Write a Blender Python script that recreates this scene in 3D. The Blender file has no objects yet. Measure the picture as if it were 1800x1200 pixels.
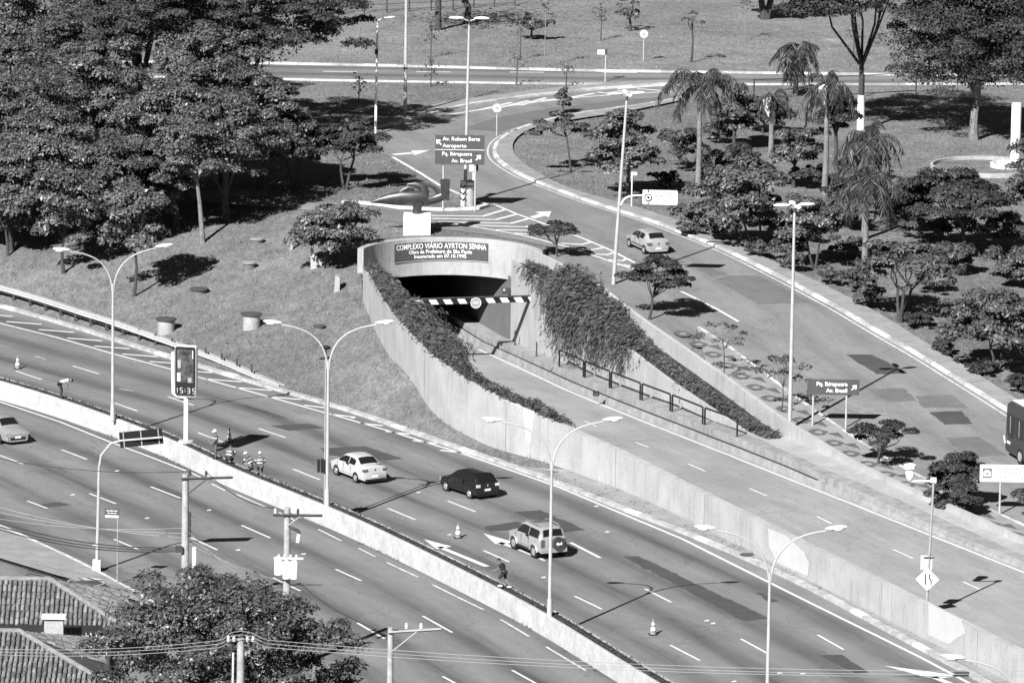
import bpy, bmesh, math, random
import numpy as np
from mathutils import Vector, Matrix
from mathutils.geometry import delaunay_2d_cdt
rng = np.random.default_rng(7); random.seed(7)
scene = bpy.context.scene; COL = scene.collection
R_ = math.radians
# ------------------------------------------------------------------ camera
F_PX, PITCH, CAM_H, ROLL = 11000.0, R_(10.7), 76.0, R_(0.8)   # focal length in pixels of the 1800x1200 photograph
_F = np.array([0, math.cos(PITCH), -math.sin(PITCH)]); _U = np.array([0, math.sin(PITCH), math.cos(PITCH)]); _R = np.array([1.0, 0, 0])
_cr, _sr = math.cos(ROLL), math.sin(ROLL)
cam_d = bpy.data.cameras.new('camera'); cam = bpy.data.objects.new('camera', cam_d); COL.objects.link(cam)
cam_d.sensor_width = 36; cam_d.lens = F_PX / 1800 * 36; cam_d.clip_start = 1; cam_d.clip_end = 6000
_rc = _R * _cr + _U * _sr; _uc = -_R * _sr + _U * _cr
cam.matrix_world = Matrix(((_rc[0], _uc[0], -_F[0], 0), (_rc[1], _uc[1], -_F[1], 0), (_rc[2], _uc[2], -_F[2], CAM_H), (0, 0, 0, 1)))
scene.camera = cam
# ------------------------------------------------------------------ sky, sun, exposure
SUN_AZ, SUN_EL = R_(27), R_(38)          # light travels away from the camera and to the right
w = bpy.data.worlds.new('World'); scene.world = w; w.use_nodes = True
nt = w.node_tree; bg = nt.nodes['Background']
sky = nt.nodes.new('ShaderNodeTexSky'); sky.sky_type = 'NISHITA'; sky.sun_disc = False
sky.air_density = .3; sky.dust_density = .05; sky.sun_elevation = SUN_EL; sky.sun_rotation = R_(180) + SUN_AZ
bw = nt.nodes.new('ShaderNodeRGBToBW')    # black-and-white photograph: neutral sky light
nt.links.new(sky.outputs[0], bw.inputs[0]); nt.links.new(bw.outputs[0], bg.inputs[0]); bg.inputs[1].default_value = 0.05
sl = bpy.data.lights.new('sun', 'SUN'); sl.energy = 5.0; sl.angle = R_(0.5); sl.color = (1, 1, 1)
so = bpy.data.objects.new('sun', sl); COL.objects.link(so)
_sd = Vector((math.sin(SUN_AZ) * math.cos(SUN_EL), math.cos(SUN_AZ) * math.cos(SUN_EL), -math.sin(SUN_EL)))
so.rotation_euler = _sd.to_track_quat('-Z', 'Y').to_euler(); so.location = (-40, 200, 120)
vs = scene.view_settings; vs.view_transform = 'Standard'; vs.look = 'None'; vs.gamma = 1; vs.exposure = 0.9; vs.use_curve_mapping = False
# ------------------------------------------------------------------ pixel -> place
def ray(px, py):
    a, b = px - 900, 600 - py
    return _F * F_PX + _R * (a * _cr - b * _sr) + _U * (a * _sr + b * _cr)
def P(px, py, z=0.0):
    d = ray(px, py); t = (z - CAM_H) / d[2]
    return np.array([d[0] * t, d[1] * t, z])
def on(fn, px, py):                     # first hit of the view ray with the height function fn(x, y)
    d = ray(px, py); zs = np.arange(9.0, -3.0, -0.1); t = (zs - CAM_H) / d[2]
    h = fn(d[0] * t, d[1] * t); k = np.argmax(zs <= h)
    if k == 0: return P(px, py, float(h[0]))
    a = (zs[k-1] - h[k-1]); b = (zs[k] - h[k]); z = zs[k-1] + (zs[k] - zs[k-1]) * a / (a - b)
    return P(px, py, float(z))
def scale_at(p): return F_PX / float((np.asarray(p) - [0, 0, CAM_H]) @ _F)       # pixels per metre there
flat0 = lambda x, y: np.zeros_like(np.asarray(x, float))
# ------------------------------------------------------------------ materials (neutral greys: the photograph is black and white)
MATS = {}
def new_mat(name):
    m = bpy.data.materials.new(name); m.use_nodes = True; n = m.node_tree.nodes; b = n['Principled BSDF']; MATS[name] = m
    return m, n, m.node_tree.links, b
def math_n(n, l, op, a, b=None, clamp=False):
    k = n.new('ShaderNodeMath'); k.operation = op; k.use_clamp = clamp
    for i, v in enumerate((a, b)):
        if v is None: continue
        if isinstance(v, (int, float)): k.inputs[i].default_value = v
        else: l.new(v, k.inputs[i])
    return k.outputs[0]
def noise(n, l, vec, scale, detail=4, rough=.55, stretch=None):
    if stretch:
        mp = n.new('ShaderNodeMapping'); mp.inputs['Scale'].default_value = stretch; l.new(vec, mp.inputs[0]); vec = mp.outputs[0]
    t = n.new('ShaderNodeTexNoise'); t.inputs['Scale'].default_value = scale; t.inputs['Detail'].default_value = detail; t.inputs['Roughness'].default_value = rough
    l.new(vec, t.inputs['Vector']); return t.outputs['Fac']
def ramp(n, l, fac, lo, hi, a, b):
    k = n.new('ShaderNodeMapRange'); k.clamp = True; l.new(fac, k.inputs[0])
    for i, v in enumerate((lo, hi, a, b)): k.inputs[i + 1].default_value = v
    return k.outputs[0]
def mat(name, v, rough=.8, var=.2, scale=1.5, fine=12., fvar=.12, bump=0., spec=.3, metal=0., coord='pos', stretch=None, stain=0.):
    m, n, l, b = new_mat(name)
    vec = n.new('ShaderNodeNewGeometry').outputs['Position'] if coord == 'pos' else n.new('ShaderNodeTexCoord').outputs['Object']
    big = ramp(n, l, noise(n, l, vec, scale, 5, .6, stretch), .3, .7, 1 - var, 1 + var)
    sm = ramp(n, l, noise(n, l, vec, fine, 3), .3, .7, 1 - fvar, 1 + fvar)
    c = math_n(n, l, 'MULTIPLY', math_n(n, l, 'MULTIPLY', big, sm), v)
    if stain:
        s = ramp(n, l, noise(n, l, vec, 2.2, 5, .65, (1, 1, .12)), .5, .8, 1, 1 - stain); c = math_n(n, l, 'MULTIPLY', c, s)
    l.new(c, b.inputs['Base Color']); b.inputs['Roughness'].default_value = rough; b.inputs['Specular IOR Level'].default_value = spec; b.inputs['Metallic'].default_value = metal
    if bump:
        bp = n.new('ShaderNodeBump'); bp.inputs['Strength'].default_value = .6; bp.inputs['Distance'].default_value = bump
        l.new(noise(n, l, vec, fine, 3), bp.inputs['Height']); l.new(bp.outputs[0], b.inputs['Normal'])
    return m
def road_mat(name, v, lane, streak, off=0.0, crack=.25):
    """asphalt: UV = metres along / across, so that tyre bands follow the lanes"""
    m, n, l, b = new_mat(name)
    uv = n.new('ShaderNodeUVMap').outputs[0]; pos = n.new('ShaderNodeNewGeometry').outputs['Position']
    sep = n.new('ShaderNodeSeparateXYZ'); l.new(uv, sep.inputs[0])
    wob = math_n(n, l, 'MULTIPLY', math_n(n, l, 'SUBTRACT', noise(n, l, uv, .05, 2), .5), 1.6)
    ph = math_n(n, l, 'MULTIPLY', math_n(n, l, 'ADD', math_n(n, l, 'ADD', sep.outputs[1], wob), off), 2 * math.pi / lane)
    s = math_n(n, l, 'POWER', ramp(n, l, math_n(n, l, 'COSINE', ph), -1, 1, 0, 1), 1.6)
    st = ramp(n, l, noise(n, l, uv, .6, 4, .6, (.06, 1.6, 1)), .3, .7, .35, 1.25)
    k = math_n(n, l, 'SUBTRACT', 1.0, math_n(n, l, 'MULTIPLY', math_n(n, l, 'MULTIPLY', s, st), streak))
    k = math_n(n, l, 'MULTIPLY', k, ramp(n, l, noise(n, l, pos, .12, 4, .6), .3, .7, .86, 1.14))
    k = math_n(n, l, 'MULTIPLY', k, ramp(n, l, noise(n, l, uv, 1.0, 4, .6, (.25, 1.4, 1)), .3, .7, .9, 1.1))
    k = math_n(n, l, 'MULTIPLY', k, ramp(n, l, noise(n, l, pos, 9, 3, .7), .25, .75, .8, 1.2))
    vo = n.new('ShaderNodeTexVoronoi'); vo.feature = 'DISTANCE_TO_EDGE'; vo.inputs['Scale'].default_value = .16
    wv = n.new('ShaderNodeVectorMath'); wv.operation = 'ADD'; l.new(pos, wv.inputs[0])
    nz = n.new('ShaderNodeTexNoise'); nz.inputs['Scale'].default_value = .5; l.new(pos, nz.inputs['Vector'])
    sc = n.new('ShaderNodeVectorMath'); sc.operation = 'SCALE'; sc.inputs['Scale'].default_value = 3.5; l.new(nz.outputs['Color'], sc.inputs[0]); l.new(sc.outputs[0], wv.inputs[1])
    l.new(wv.outputs[0], vo.inputs['Vector'])
    cr = ramp(n, l, vo.outputs['Distance'], .0, .014, 1 - crack, 1)
    k = math_n(n, l, 'MULTIPLY', k, ramp(n, l, noise(n, l, uv, 1.3, 3, .5, (.5, 1.2, 1)), .62, .75, 1, .82))
    k = math_n(n, l, 'MULTIPLY', k, cr)
    l.new(math_n(n, l, 'MULTIPLY', k, v), b.inputs['Base Color']); b.inputs['Roughness'].default_value = .85; b.inputs['Specular IOR Level'].default_value = .25
    bp = n.new('ShaderNodeBump'); bp.inputs['Distance'].default_value = .01; bp.inputs['Strength'].default_value = .5
    l.new(noise(n, l, pos, 25, 2), bp.inputs['Height']); l.new(bp.outputs[0], b.inputs['Normal'])
    return m
def leaf_mat(name, v, rough=.42, spec=.5, trans=.25):
    m, n, l, b = new_mat(name)
    pos = n.new('ShaderNodeNewGeometry'); c = math_n(n, l, 'MULTIPLY', ramp(n, l, noise(n, l, pos.outputs['Position'], .9, 4), .3, .7, .6, 1.4), v)
    c = math_n(n, l, 'MULTIPLY', c, ramp(n, l, pos.outputs['Random Per Island'], 0, 1, .65, 1.35))
    l.new(c, b.inputs['Base Color']); b.inputs['Roughness'].default_value = rough; b.inputs['Specular IOR Level'].default_value = spec
    t = n.new('ShaderNodeBsdfTranslucent'); l.new(c, t.inputs[0]); mx = n.new('ShaderNodeMixShader'); mx.inputs[0].default_value = trans
    l.new(b.outputs[0], mx.inputs[1]); l.new(t.outputs[0], mx.inputs[2]); l.new(mx.outputs[0], n['Material Output'].inputs[0])
    return m
road_mat('asphalt', .19, 3.9, .5, crack=.2); road_mat('asphalt_upper', .205, 3.6, .16, crack=.22); road_mat('concrete_road', .285, 3.6, .10, 1.0, crack=.12)
mat('asphalt_dark', .065, .9, .15, .8, 14, .25, .01); mat('asphalt_mid', .135, .9, .12, .8, 14, .25, .01)
mat('wall', .36, .85, .12, .5, 5, .06, stain=.3); mat('wall_patch', .46, .8, .05, .7, 5, .04); mat('barrier', .27, .9, .22, 1.2, 8, .15, .01, stain=.3)
mat('median_wall', .43, .85, .16, 1.1, 4, .10, .01, stain=.18); mat('sidewalk', .25, .9, .16, .8, 10, .12); mat('kerb', .35, .9, .3, 1.5, 10, .15); mat('kerb_white', .52, .8, .3, 1.2, 10, .12)
mat('paint', .62, .7, .16, 2.5, 18, .22); mat('paint_worn', .5, .8, .35, 3, 18, .2)
mat('grass_blade', .17, .8, .25, .5, 4, .2, spec=.2); mat('soil', .035, .95, .4, 2, 12, .4, .05)
mat('tunnel_shade', .03, .95, .1, 1); mat('tile', .16, .85, .3, 2.2, 9, .22); mat('tile_ridge', .2, .85, .2, 2, 9, .2)  # tunnel interior is near black: its shade is painted into the colour
mat('white', .78, .45, .04, 3, 20, .02, spec=.4); mat('offwhite', .6, .6, .1, 3, 15, .06); mat('pole', .40, .5, .12, 2, 15, .06, spec=.5); mat('pole_grey', .30, .6, .15, 2, 15, .06)
mat('pole_dark', .05, .6, .2, 2, 15, .1); mat('concrete', .34, .9, .2, 1.6, 9, .15, .01); mat('black', .012, .6, .1, 2); mat('sign_green', .075, .5, .08, 2, 20, .04)
mat('sign_white', .8, .5, .03, 2); mat('bronze', .035, .38, .3, 2.5, 14, .15, spec=.7); mat('bark', .06, .95, .35, 3, 14, .3, .02, coord='obj'); mat('bark_light', .17, .95, .35, 3, 14, .3, .02, coord='obj'); mat('limewash', .75, .9, .1, 3, 14, .1)
mat('glass_dark', .012, .08, .0, 1, spec=.6); mat('rubber', .02, .85, .1, 4, coord='obj'); mat('chrome', .5, .3, .05, 4, metal=.6, coord='obj'); mat('plate', .72, .6, .03, 4)
mat('car_silver', .38, .28, .02, 1, 30, .02, spec=.6, metal=.25, coord='obj'); mat('car_white', .50, .26, .02, 1, 30, .02, spec=.6, metal=.1, coord='obj'); mat('car_black', .012, .2, .02, 1, spec=.6, coord='obj'); mat('car_grey', .24, .25, .02, 1, spec=.6, coord='obj'); mat('bus_grey', .042, .35, .03, 1, spec=.5, coord='obj')
mat('lamp_red', .10, .3, .05, 8, coord='obj'); mat('skin', .17, .6, .1, 8, coord='obj'); mat('cloth_dark', .03, .9, .2, 6, coord='obj'); mat('cloth_grey', .10, .9, .2, 6, coord='obj'); mat('cloth_mid', .16, .9, .2, 6, coord='obj')
mat('reflective', .8, .5, .04, 6, coord='obj'); mat('cone_orange', .22, .6, .1, 6, coord='obj'); mat('digit', .55, .5, .02, 4); mat('poster', .06, .5, .9, 1.6, 5, .4); mat('wire_light', .3, .5, .05, 2); mat('wire_dark', .03, .6, .05, 2); mat('motif_dark', .10, .9, .2, 3, 14, .3)
# lawn: mottled at several sizes
def grass_mat():
    m, n, l, b = new_mat('grass'); pos = n.new('ShaderNodeNewGeometry').outputs['Position']; k = None
    for sc_, lo, hi, st in ((.09, .8, 1.2, None), (.5, .84, 1.16, None), (1.6, .8, 1.2, (1.6, .5, 1)), (6., .72, 1.28, (1, .4, 1))):
        f = ramp(n, l, noise(n, l, pos, sc_, 4, .6, st), .3, .7, lo, hi); k = f if k is None else math_n(n, l, 'MULTIPLY', k, f)
    bare = ramp(n, l, noise(n, l, pos, .22, 5, .65), .6, .72, 1, 1.35); k = math_n(n, l, 'MULTIPLY', k, bare)
    sp = n.new('ShaderNodeSeparateXYZ'); l.new(pos, sp.inputs[0]); k = math_n(n, l, 'MULTIPLY', k, ramp(n, l, sp.outputs[1], 470, 500, 1, 1.2))   # drier lawn beyond the far road
    l.new(math_n(n, l, 'MULTIPLY', k, .152), b.inputs['Base Color']); b.inputs['Roughness'].default_value = .95; b.inputs['Specular IOR Level'].default_value = .1
    bp = n.new('ShaderNodeBump'); bp.inputs['Distance'].default_value = .12; bp.inputs['Strength'].default_value = .7; l.new(noise(n, l, pos, 3.5, 4, .7), bp.inputs['Height']); l.new(bp.outputs[0], b.inputs['Normal'])
grass_mat()
leaf_mat('leaf', .088, .5, .4, .10); leaf_mat('leaf_gloss', .105, .46, .5, .06); leaf_mat('leaf_fine', .052, .6, .3, .15); leaf_mat('leaf_light', .1, .5, .4, .2); leaf_mat('leaf_vine', .09, .6, .3, .2); leaf_mat('leaf_palm', .065, .45, .5, .25)
# single roof tiles differ in tone
_m = MATS['tile']; _n, _l = _m.node_tree.nodes, _m.node_tree.links; _b = _n['Principled BSDF']; _src = _b.inputs['Base Color'].links[0].from_socket
_oi = _n.new('ShaderNodeObjectInfo'); _l.new(math_n(_n, _l, 'MULTIPLY', _src, ramp(_n, _l, _oi.outputs['Random'], 0, 1, .6, 1.35)), _b.inputs['Base Color'])
leaf_mat('leaf_dark', .085, .42, .55, .06)
M = MATS
# ------------------------------------------------------------------ mesh building
def link(o, parent=None):
    COL.objects.link(o)
    if parent is not None: o.parent = parent
    return o
class MB:
    def __init__(s): s.v = []; s.f = []
    def add(s, vs, fs):
        o = len(s.v); s.v += [tuple(map(float, q)) for q in vs]; s.f += [tuple(i + o for i in q) for q in fs]; return s
    def box(s, c, d, rz=0., top=1.0):
        cx, cy, cz = c; x, y, z = d[0] / 2, d[1] / 2, d[2] / 2; cs, sn = math.cos(rz), math.sin(rz); vs = []
        for zz, k in ((-z, 1), (z, top)):
            for xx, yy in ((-x * k, -y * k), (x * k, -y * k), (x * k, y * k), (-x * k, y * k)): vs.append((cx + xx * cs - yy * sn, cy + xx * sn + yy * cs, cz + zz))
        return s.add(vs, [(3, 2, 1, 0), (4, 5, 6, 7), (0, 1, 5, 4), (1, 2, 6, 5), (2, 3, 7, 6), (3, 0, 4, 7)])
    def tube(s, pts, r, n=8, caps=True):
        pts = [Vector(p) for p in pts]; rs = r if isinstance(r, (list, tuple)) else [r] * len(pts); o = len(s.v); up = Vector((0, 0, 1)); prev = None
        for i, p in enumerate(pts):
            t = (pts[min(i + 1, len(pts) - 1)] - pts[max(i - 1, 0)]).normalized()
            a = prev - t * prev.dot(t) if prev else (up.cross(t) if abs(t.z) < .95 else Vector((1, 0, 0)).cross(t))
            if a.length < 1e-6: a = t.orthogonal()
            a.normalize(); prev = a; b = t.cross(a)
            for k in range(n):
                an = 2 * math.pi * k / n; s.v.append(tuple(p + (a * math.cos(an) + b * math.sin(an)) * rs[i]))
        for i in range(len(pts) - 1):
            for k in range(n): s.f.append((o + i * n + k, o + i * n + (k + 1) % n, o + (i + 1) * n + (k + 1) % n, o + (i + 1) * n + k))
        if caps: s.f.append(tuple(o + k for k in reversed(range(n)))); s.f.append(tuple(o + (len(pts) - 1) * n + k for k in range(n)))
        return s
    def lathe(s, prof, n=16, c=(0, 0, 0)):
        o = len(s.v)
        for r, z in prof:
            for k in range(n): an = 2 * math.pi * k / n; s.v.append((c[0] + r * math.cos(an), c[1] + r * math.sin(an), c[2] + z))
        for i in range(len(prof) - 1):
            for k in range(n): s.f.append((o + i * n + k, o + i * n + (k + 1) % n, o + (i + 1) * n + (k + 1) % n, o + (i + 1) * n + k))
        s.f.append(tuple(o + k for k in reversed(range(n)))); s.f.append(tuple(o + (len(prof) - 1) * n + k for k in range(n))); return s
    def ellip(s, c, r, n=12, m=8, ax=None):
        o = len(s.v); q = ax or Matrix.Identity(3)
        for i in range(1, m):
            th = math.pi * i / m
            for k in range(n):
                an = 2 * math.pi * k / n; v = q @ Vector((r[0] * math.sin(th) * math.cos(an), r[1] * math.sin(th) * math.sin(an), r[2] * math.cos(th))); s.v.append((c[0] + v.x, c[1] + v.y, c[2] + v.z))
        for i in range(m - 2):
            for k in range(n): s.f.append((o + (i + 1) * n + k, o + (i + 1) * n + (k + 1) % n, o + i * n + (k + 1) % n, o + i * n + k))
        a = len(s.v); v = q @ Vector((0, 0, r[2])); s.v.append((c[0] + v.x, c[1] + v.y, c[2] + v.z)); s.v.append((c[0] - v.x, c[1] - v.y, c[2] - v.z)); e = o + (m - 2) * n
        for k in range(n): s.f.append((o + k, o + (k + 1) % n, a)); s.f.append((e + (k + 1) % n, e + k, a + 1))
        return s
    def loft(s, secs, close=False):           # secs: list of equally long point lists
        o = len(s.v); m = len(secs[0])
        for q in secs: s.v += [tuple(map(float, p)) for p in q]
        for i in range(len(secs) - 1):
            for k in range(m if close else m - 1): s.f.append((o + i * m + k, o + i * m + (k + 1) % m, o + (i + 1) * m + (k + 1) % m, o + (i + 1) * m + k))
        return s
    def cap(s, idx): s.f.append(tuple(idx)); return s
    def prism(s, poly, h, axis='y'):          # poly in x,z extruded along y by h (centred), or in x,y along z
        n = len(poly)
        if axis == 'y': a = [(x, -h / 2, z) for x, z in poly]; b = [(x, h / 2, z) for x, z in poly]
        else: a = [(x, y, 0) for x, y in poly]; b = [(x, y, h) for x, y in poly]
        return s.add(a + b, [tuple(range(n))[::-1] if axis == 'z' else tuple(range(n)), tuple(range(n, 2 * n)) if axis == 'z' else tuple(range(2 * n - 1, n - 1, -1))] + [(i, (i + 1) % n, n + (i + 1) % n, n + i) for i in range(n)])
    def mesh(s, name, m, smooth=False):
        me = bpy.data.meshes.new(name); me.from_pydata(s.v, [], s.f); me.materials.append(MATS[m] if isinstance(m, str) else m)
        bm = bmesh.new(); bm.from_mesh(me); bmesh.ops.recalc_face_normals(bm, faces=bm.faces); bm.to_mesh(me); bm.free()
        if smooth: me.shade_smooth(); me.set_sharp_from_angle(angle=R_(40))
        me.update(); return me
    def build(s, name, m, parent=None, smooth=False): return link(bpy.data.objects.new(name, s.mesh(name, m, smooth)), parent)
def tag(o, label, cat, group=None):
    o['label'] = label; o['category'] = cat
    if group: o['group'] = group
    return o
def thing(name, label, cat, loc=(0, 0, 0), rz=0., group=None):
    o = link(bpy.data.objects.new(name, None)); o.empty_display_size = .3
    o.location = tuple(map(float, loc)); o.rotation_euler = (0, 0, rz); return tag(o, label, cat, group)
def structure(o): o['kind'] = 'structure'; return o
def inst(name, me, parent, loc=(0, 0, 0), rot=(0, 0, 0), sc=(1, 1, 1)):
    o = link(bpy.data.objects.new(name, me), parent); o.location = loc; o.rotation_euler = rot; o.scale = sc; return o
def copy_tree(o, parent=None):
    c = o.copy(); link(c, parent)
    for ch in list(o.children): copy_tree(ch, c)
    return c
def fast_mesh(name, V, Fq, m, uv=None, smooth=False):      # numpy arrays, quads (n,4) or tris (n,3)
    me = bpy.data.meshes.new(name); k = Fq.shape[1]
    me.vertices.add(len(V)); me.vertices.foreach_set('co', np.asarray(V, np.float32).ravel())
    me.loops.add(Fq.size); me.loops.foreach_set('vertex_index', Fq.astype(np.int32).ravel())
    me.polygons.add(len(Fq)); me.polygons.foreach_set('loop_start', np.arange(0, Fq.size, k, dtype=np.int32)); me.polygons.foreach_set('loop_total', np.full(len(Fq), k, np.int32))
    me.update(calc_edges=True)
    if uv is not None:
        lay = me.uv_layers.new(name='UVMap'); lay.data.foreach_set('uv', np.asarray(uv, np.float32)[Fq.ravel()].ravel())
    me.materials.append(MATS[m]); me.validate()
    if smooth: me.shade_smooth()
    return me
# ------------------------------------------------------------------ polylines (numpy, n x 2 or n x 3)
def plen(p): return np.concatenate([[0], np.cumsum(np.linalg.norm(np.diff(p[:, :2], axis=0), axis=1))])
def resample(p, n):
    s = plen(p); t = np.linspace(0, s[-1], n); return np.stack([np.interp(t, s, p[:, k]) for k in range(p.shape[1])], 1)
def smooth_pl(p, step=1.0, it=12):
    p = resample(p, max(8, int(plen(p)[-1] / step)))
    for _ in range(it): p[1:-1] = .5 * p[1:-1] + .25 * (p[:-2] + p[2:])
    return p
def extend(p, a=0., b=0.):
    p = np.array(p, float)
    if a: d = p[0] - p[1]; p = np.vstack([p[0] + d / np.linalg.norm(d[:2]) * a, p])
    if b: d = p[-1] - p[-2]; p = np.vstack([p, p[-1] + d / np.linalg.norm(d[:2]) * b])
    return p
def normals(p):
    d = np.gradient(p[:, :2], axis=0); d /= np.linalg.norm(d, axis=1)[:, None]; return np.stack([-d[:, 1], d[:, 0]], 1)
def offset(p, d):
    q = np.array(p, float); q[:, :2] += normals(p) * d; return q
def dist_to(p, x, y):                        # signed distance to polyline (positive on its left side)
    x = np.asarray(x, float); best = np.full(x.shape, 1e9); sg = np.ones(x.shape)
    for a, b in zip(p[:-1, :2], p[1:, :2]):
        d = b - a; L = d @ d; t = np.clip(((x - a[0]) * d[0] + (y - a[1]) * d[1]) / L, 0, 1); qx = x - a[0] - t * d[0]; qy = y - a[1] - t * d[1]; r = np.hypot(qx, qy); m = r < best
        best = np.where(m, r, best); sg = np.where(m, np.sign(d[0] * (y - a[1]) - d[1] * (x - a[0])), sg)
    return best * sg
def inside(poly, x, y):
    c = np.zeros(np.shape(x), bool); n = len(poly)
    for i in range(n):
        x0, y0 = poly[i][:2]; x1, y1 = poly[(i + 1) % n][:2]
        if y0 == y1: continue
        m = ((y0 > y) != (y1 > y)) & (x < (x1 - x0) * (y - y0) / (y1 - y0) + x0); c ^= m
    return c
def cdt(poly, pts):
    vs = [Vector((float(a), float(b))) for a, b in poly] + [Vector((float(a), float(b))) for a, b in pts]
    v, e, f, *_ = delaunay_2d_cdt(vs, [], [list(range(len(poly)))], 1, 1e-5)
    return np.array([(q.x, q.y) for q in v]), np.array([t for t in f if len(t) == 3], np.int32)
def sheet(name, poly, fn, dz, m, step=1.6, parent=None, uvdir=None):
    poly = np.asarray(poly, float)[:, :2]; lo, hi = poly.min(0), poly.max(0)
    gx, gy = np.meshgrid(np.arange(lo[0], hi[0], step) + .37, np.arange(lo[1], hi[1], step * 1.5) + .21); gx, gy = gx.ravel(), gy.ravel()
    k = inside(poly, gx, gy); gx, gy = gx[k], gy[k]
    if len(gx):
        k = np.abs(dist_to(np.vstack([poly, poly[:1]]), gx, gy)) > step * .35; gx, gy = gx[k], gy[k]
    v, f = cdt(poly, np.stack([gx, gy], 1)); V = np.column_stack([v, fn(v[:, 0], v[:, 1]) + dz])
    a, b, c = V[f[:, 0]], V[f[:, 1]], V[f[:, 2]]; neg = np.cross(b - a, c - a)[:, 2] < 0; f[neg] = f[neg][:, ::-1]
    d = np.array(uvdir if uvdir is not None else (.33, -.94)); uv = np.stack([v @ d, v @ np.array([-d[1], d[0]])], 1)
    return link(bpy.data.objects.new(name, fast_mesh(name, V, f, m, uv, smooth=True)), parent)
def ribbon(name, pl, width, fn, dz, m, parent=None, step=1.0):
    pl = np.asarray(pl, float)[:, :2]; L = plen(pl)[-1]
    # keep the corners: subdivide each segment
    q = [pl[0]]
    for a, b in zip(pl[:-1], pl[1:]):
        n = max(1, int(np.linalg.norm(b - a) / step)); q += [a + (b - a) * (i + 1) / n for i in range(n)]
    q = np.array(q); nn = normals(q); A = q + nn * width / 2; B = q - nn * width / 2; n = len(q)
    V = np.vstack([A, B]); V = np.column_stack([V, fn(V[:, 0], V[:, 1]) + dz]); i = np.arange(n - 1); Fq = np.stack([i, n + i, n + i + 1, i + 1], 1)
    return link(bpy.data.objects.new(name, fast_mesh(name, V, Fq, m)), parent)
def flat_poly(name, pts, fn, dz, m, parent=None, step=1.2): return sheet(name, pts, fn, dz, m, step, parent)
def px(fn, lst): return np.array([on(fn, *q) for q in lst])
# ================================================================== LARGE STRUCTURE
K_px = [(0,541),(100,568),(200,600),(310,635),(360,650),(500,692),(600,719),(733,766),(833,801),(967,846),(1100,901),(1200,937),(1400,1024),(1533,1097),(1633,1151),(1700,1187)]
KERB = smooth_pl(extend(px(flat0, K_px), 70, 45), 1.5, 10)                      # front edge of the far kerb of the avenue
KBACK = offset(KERB, .45)
MED_Z = 1.15
M_px = [(0,670),(100,698),(200,735),(300,770),(393,820),(500,860),(600,900),(700,947),(800,997),(900,1047),(963,1080),(1033,1127),(1133,1187)]
MED = smooth_pl(extend(np.array([P(a, b, MED_Z) for a, b in M_px]), 70, 50), 1.5, 14)   # near top edge of the median planter
MEDF = offset(MED, .95)
# ---- terrain heights: control points (pixel, height), interpolated, blurred
ctl = [(a, b, .16) for a, b in K_px]
ctl += [(653,533,3.4),(690,607,2.7),(723,633,2.7),(773,673,2.6),(850,727,1.8),(933,780,1.1),(1000,813,.6),(1100,863,.25),(1200,910,.16),(1487,1047,.16),(1707,1155,.16)]
ctl += [(600,500,3.6),(560,540,2.6),(500,480,3.0),(450,560,1.7),(350,520,1.7),(250,520,1.3),(150,500,1.3),(50,480,1.5),(550,600,1.6),(650,640,1.4),(400,450,2.9),(250,450,2.4),(100,420,2.6),(0,420,2.5),(500,420,4.0),(400,385,3.9),(600,440,4.4),(250,380,3.8),(0,350,4.2),(200,340,4.5),(400,340,4.7),(560,340,4.9),(650,420,4.9)]
ctl += [(a, b, 5.) for a, b in [(740,405),(860,420),(700,360),(860,360),(690,270),(900,280),(800,200),(600,250),(300,250),(0,250),(0,150),(400,150),(800,130),(1200,130),(1600,130),(1800,130),(0,0),(450,0),(900,0),(1350,0),(1800,0),(-300,200),(2100,100),(2100,300),(-300,0),(1000,300),(1150,350),(1300,350),(1500,300)]]
ctl += [(-300,400,3.5),(-200,470,1.6),(960,430,4.95),(1240,430,4.95),(1043,490,4.6),(1200,490,4.6),(1370,490,4.6),(1133,550,4.),(1300,550,4.),(1480,550,4.),(1800,550,4.),(1230,620,3.2),(1420,620,3.2),(1600,620,3.2),(1800,620,3.2),(1320,700,2.4),(1500,700,2.4),(1733,700,2.4),(1850,700,2.4),(1430,760,1.8),(1620,760,1.8),(1820,760,1.8),(1530,830,1.35),(1700,830,1.35),(1900,830,1.35),(1650,900,1.1),(1900,900,1.1),(1800,950,.95),(1900,1000,.9),(2100,1000,.9),(2100,700,2.4),(2100,500,4.4),(1800,300,4.9),(1400,430,4.9),(1600,430,4.8),(1800,430,4.7),(1700,500,4.4)]
cw = np.array([P(*c) for c in ctl])
GX, GY = np.arange(-90, 101, 1.5), np.arange(240, 661, 1.5)
gx, gy = np.meshgrid(GX, GY); D = np.hypot(gx[..., None] - cw[:, 0], (gy[..., None] - cw[:, 1]) * .45)
A = np.hypot(cw[:, None, 0] - cw[None, :, 0], (cw[:, None, 1] - cw[None, :, 1]) * .45); n_ = len(cw)
S = np.block([[A + np.eye(n_) * .15, np.ones((n_, 1))], [np.ones((1, n_)), np.zeros((1, 1))]]); co = np.linalg.solve(S, np.append(cw[:, 2], 0))
HG = D @ co[:-1] + co[-1]
for _ in range(5):
    q = np.pad(HG, 1, mode='edge'); HG = (q[:-2, 1:-1] + q[2:, 1:-1] + q[1:-1, :-2] + q[1:-1, 2:] + 2 * HG) / 6
HG = np.clip(HG, .16, 5.05); HG = np.where(gy > 560, 5.0, HG)
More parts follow.
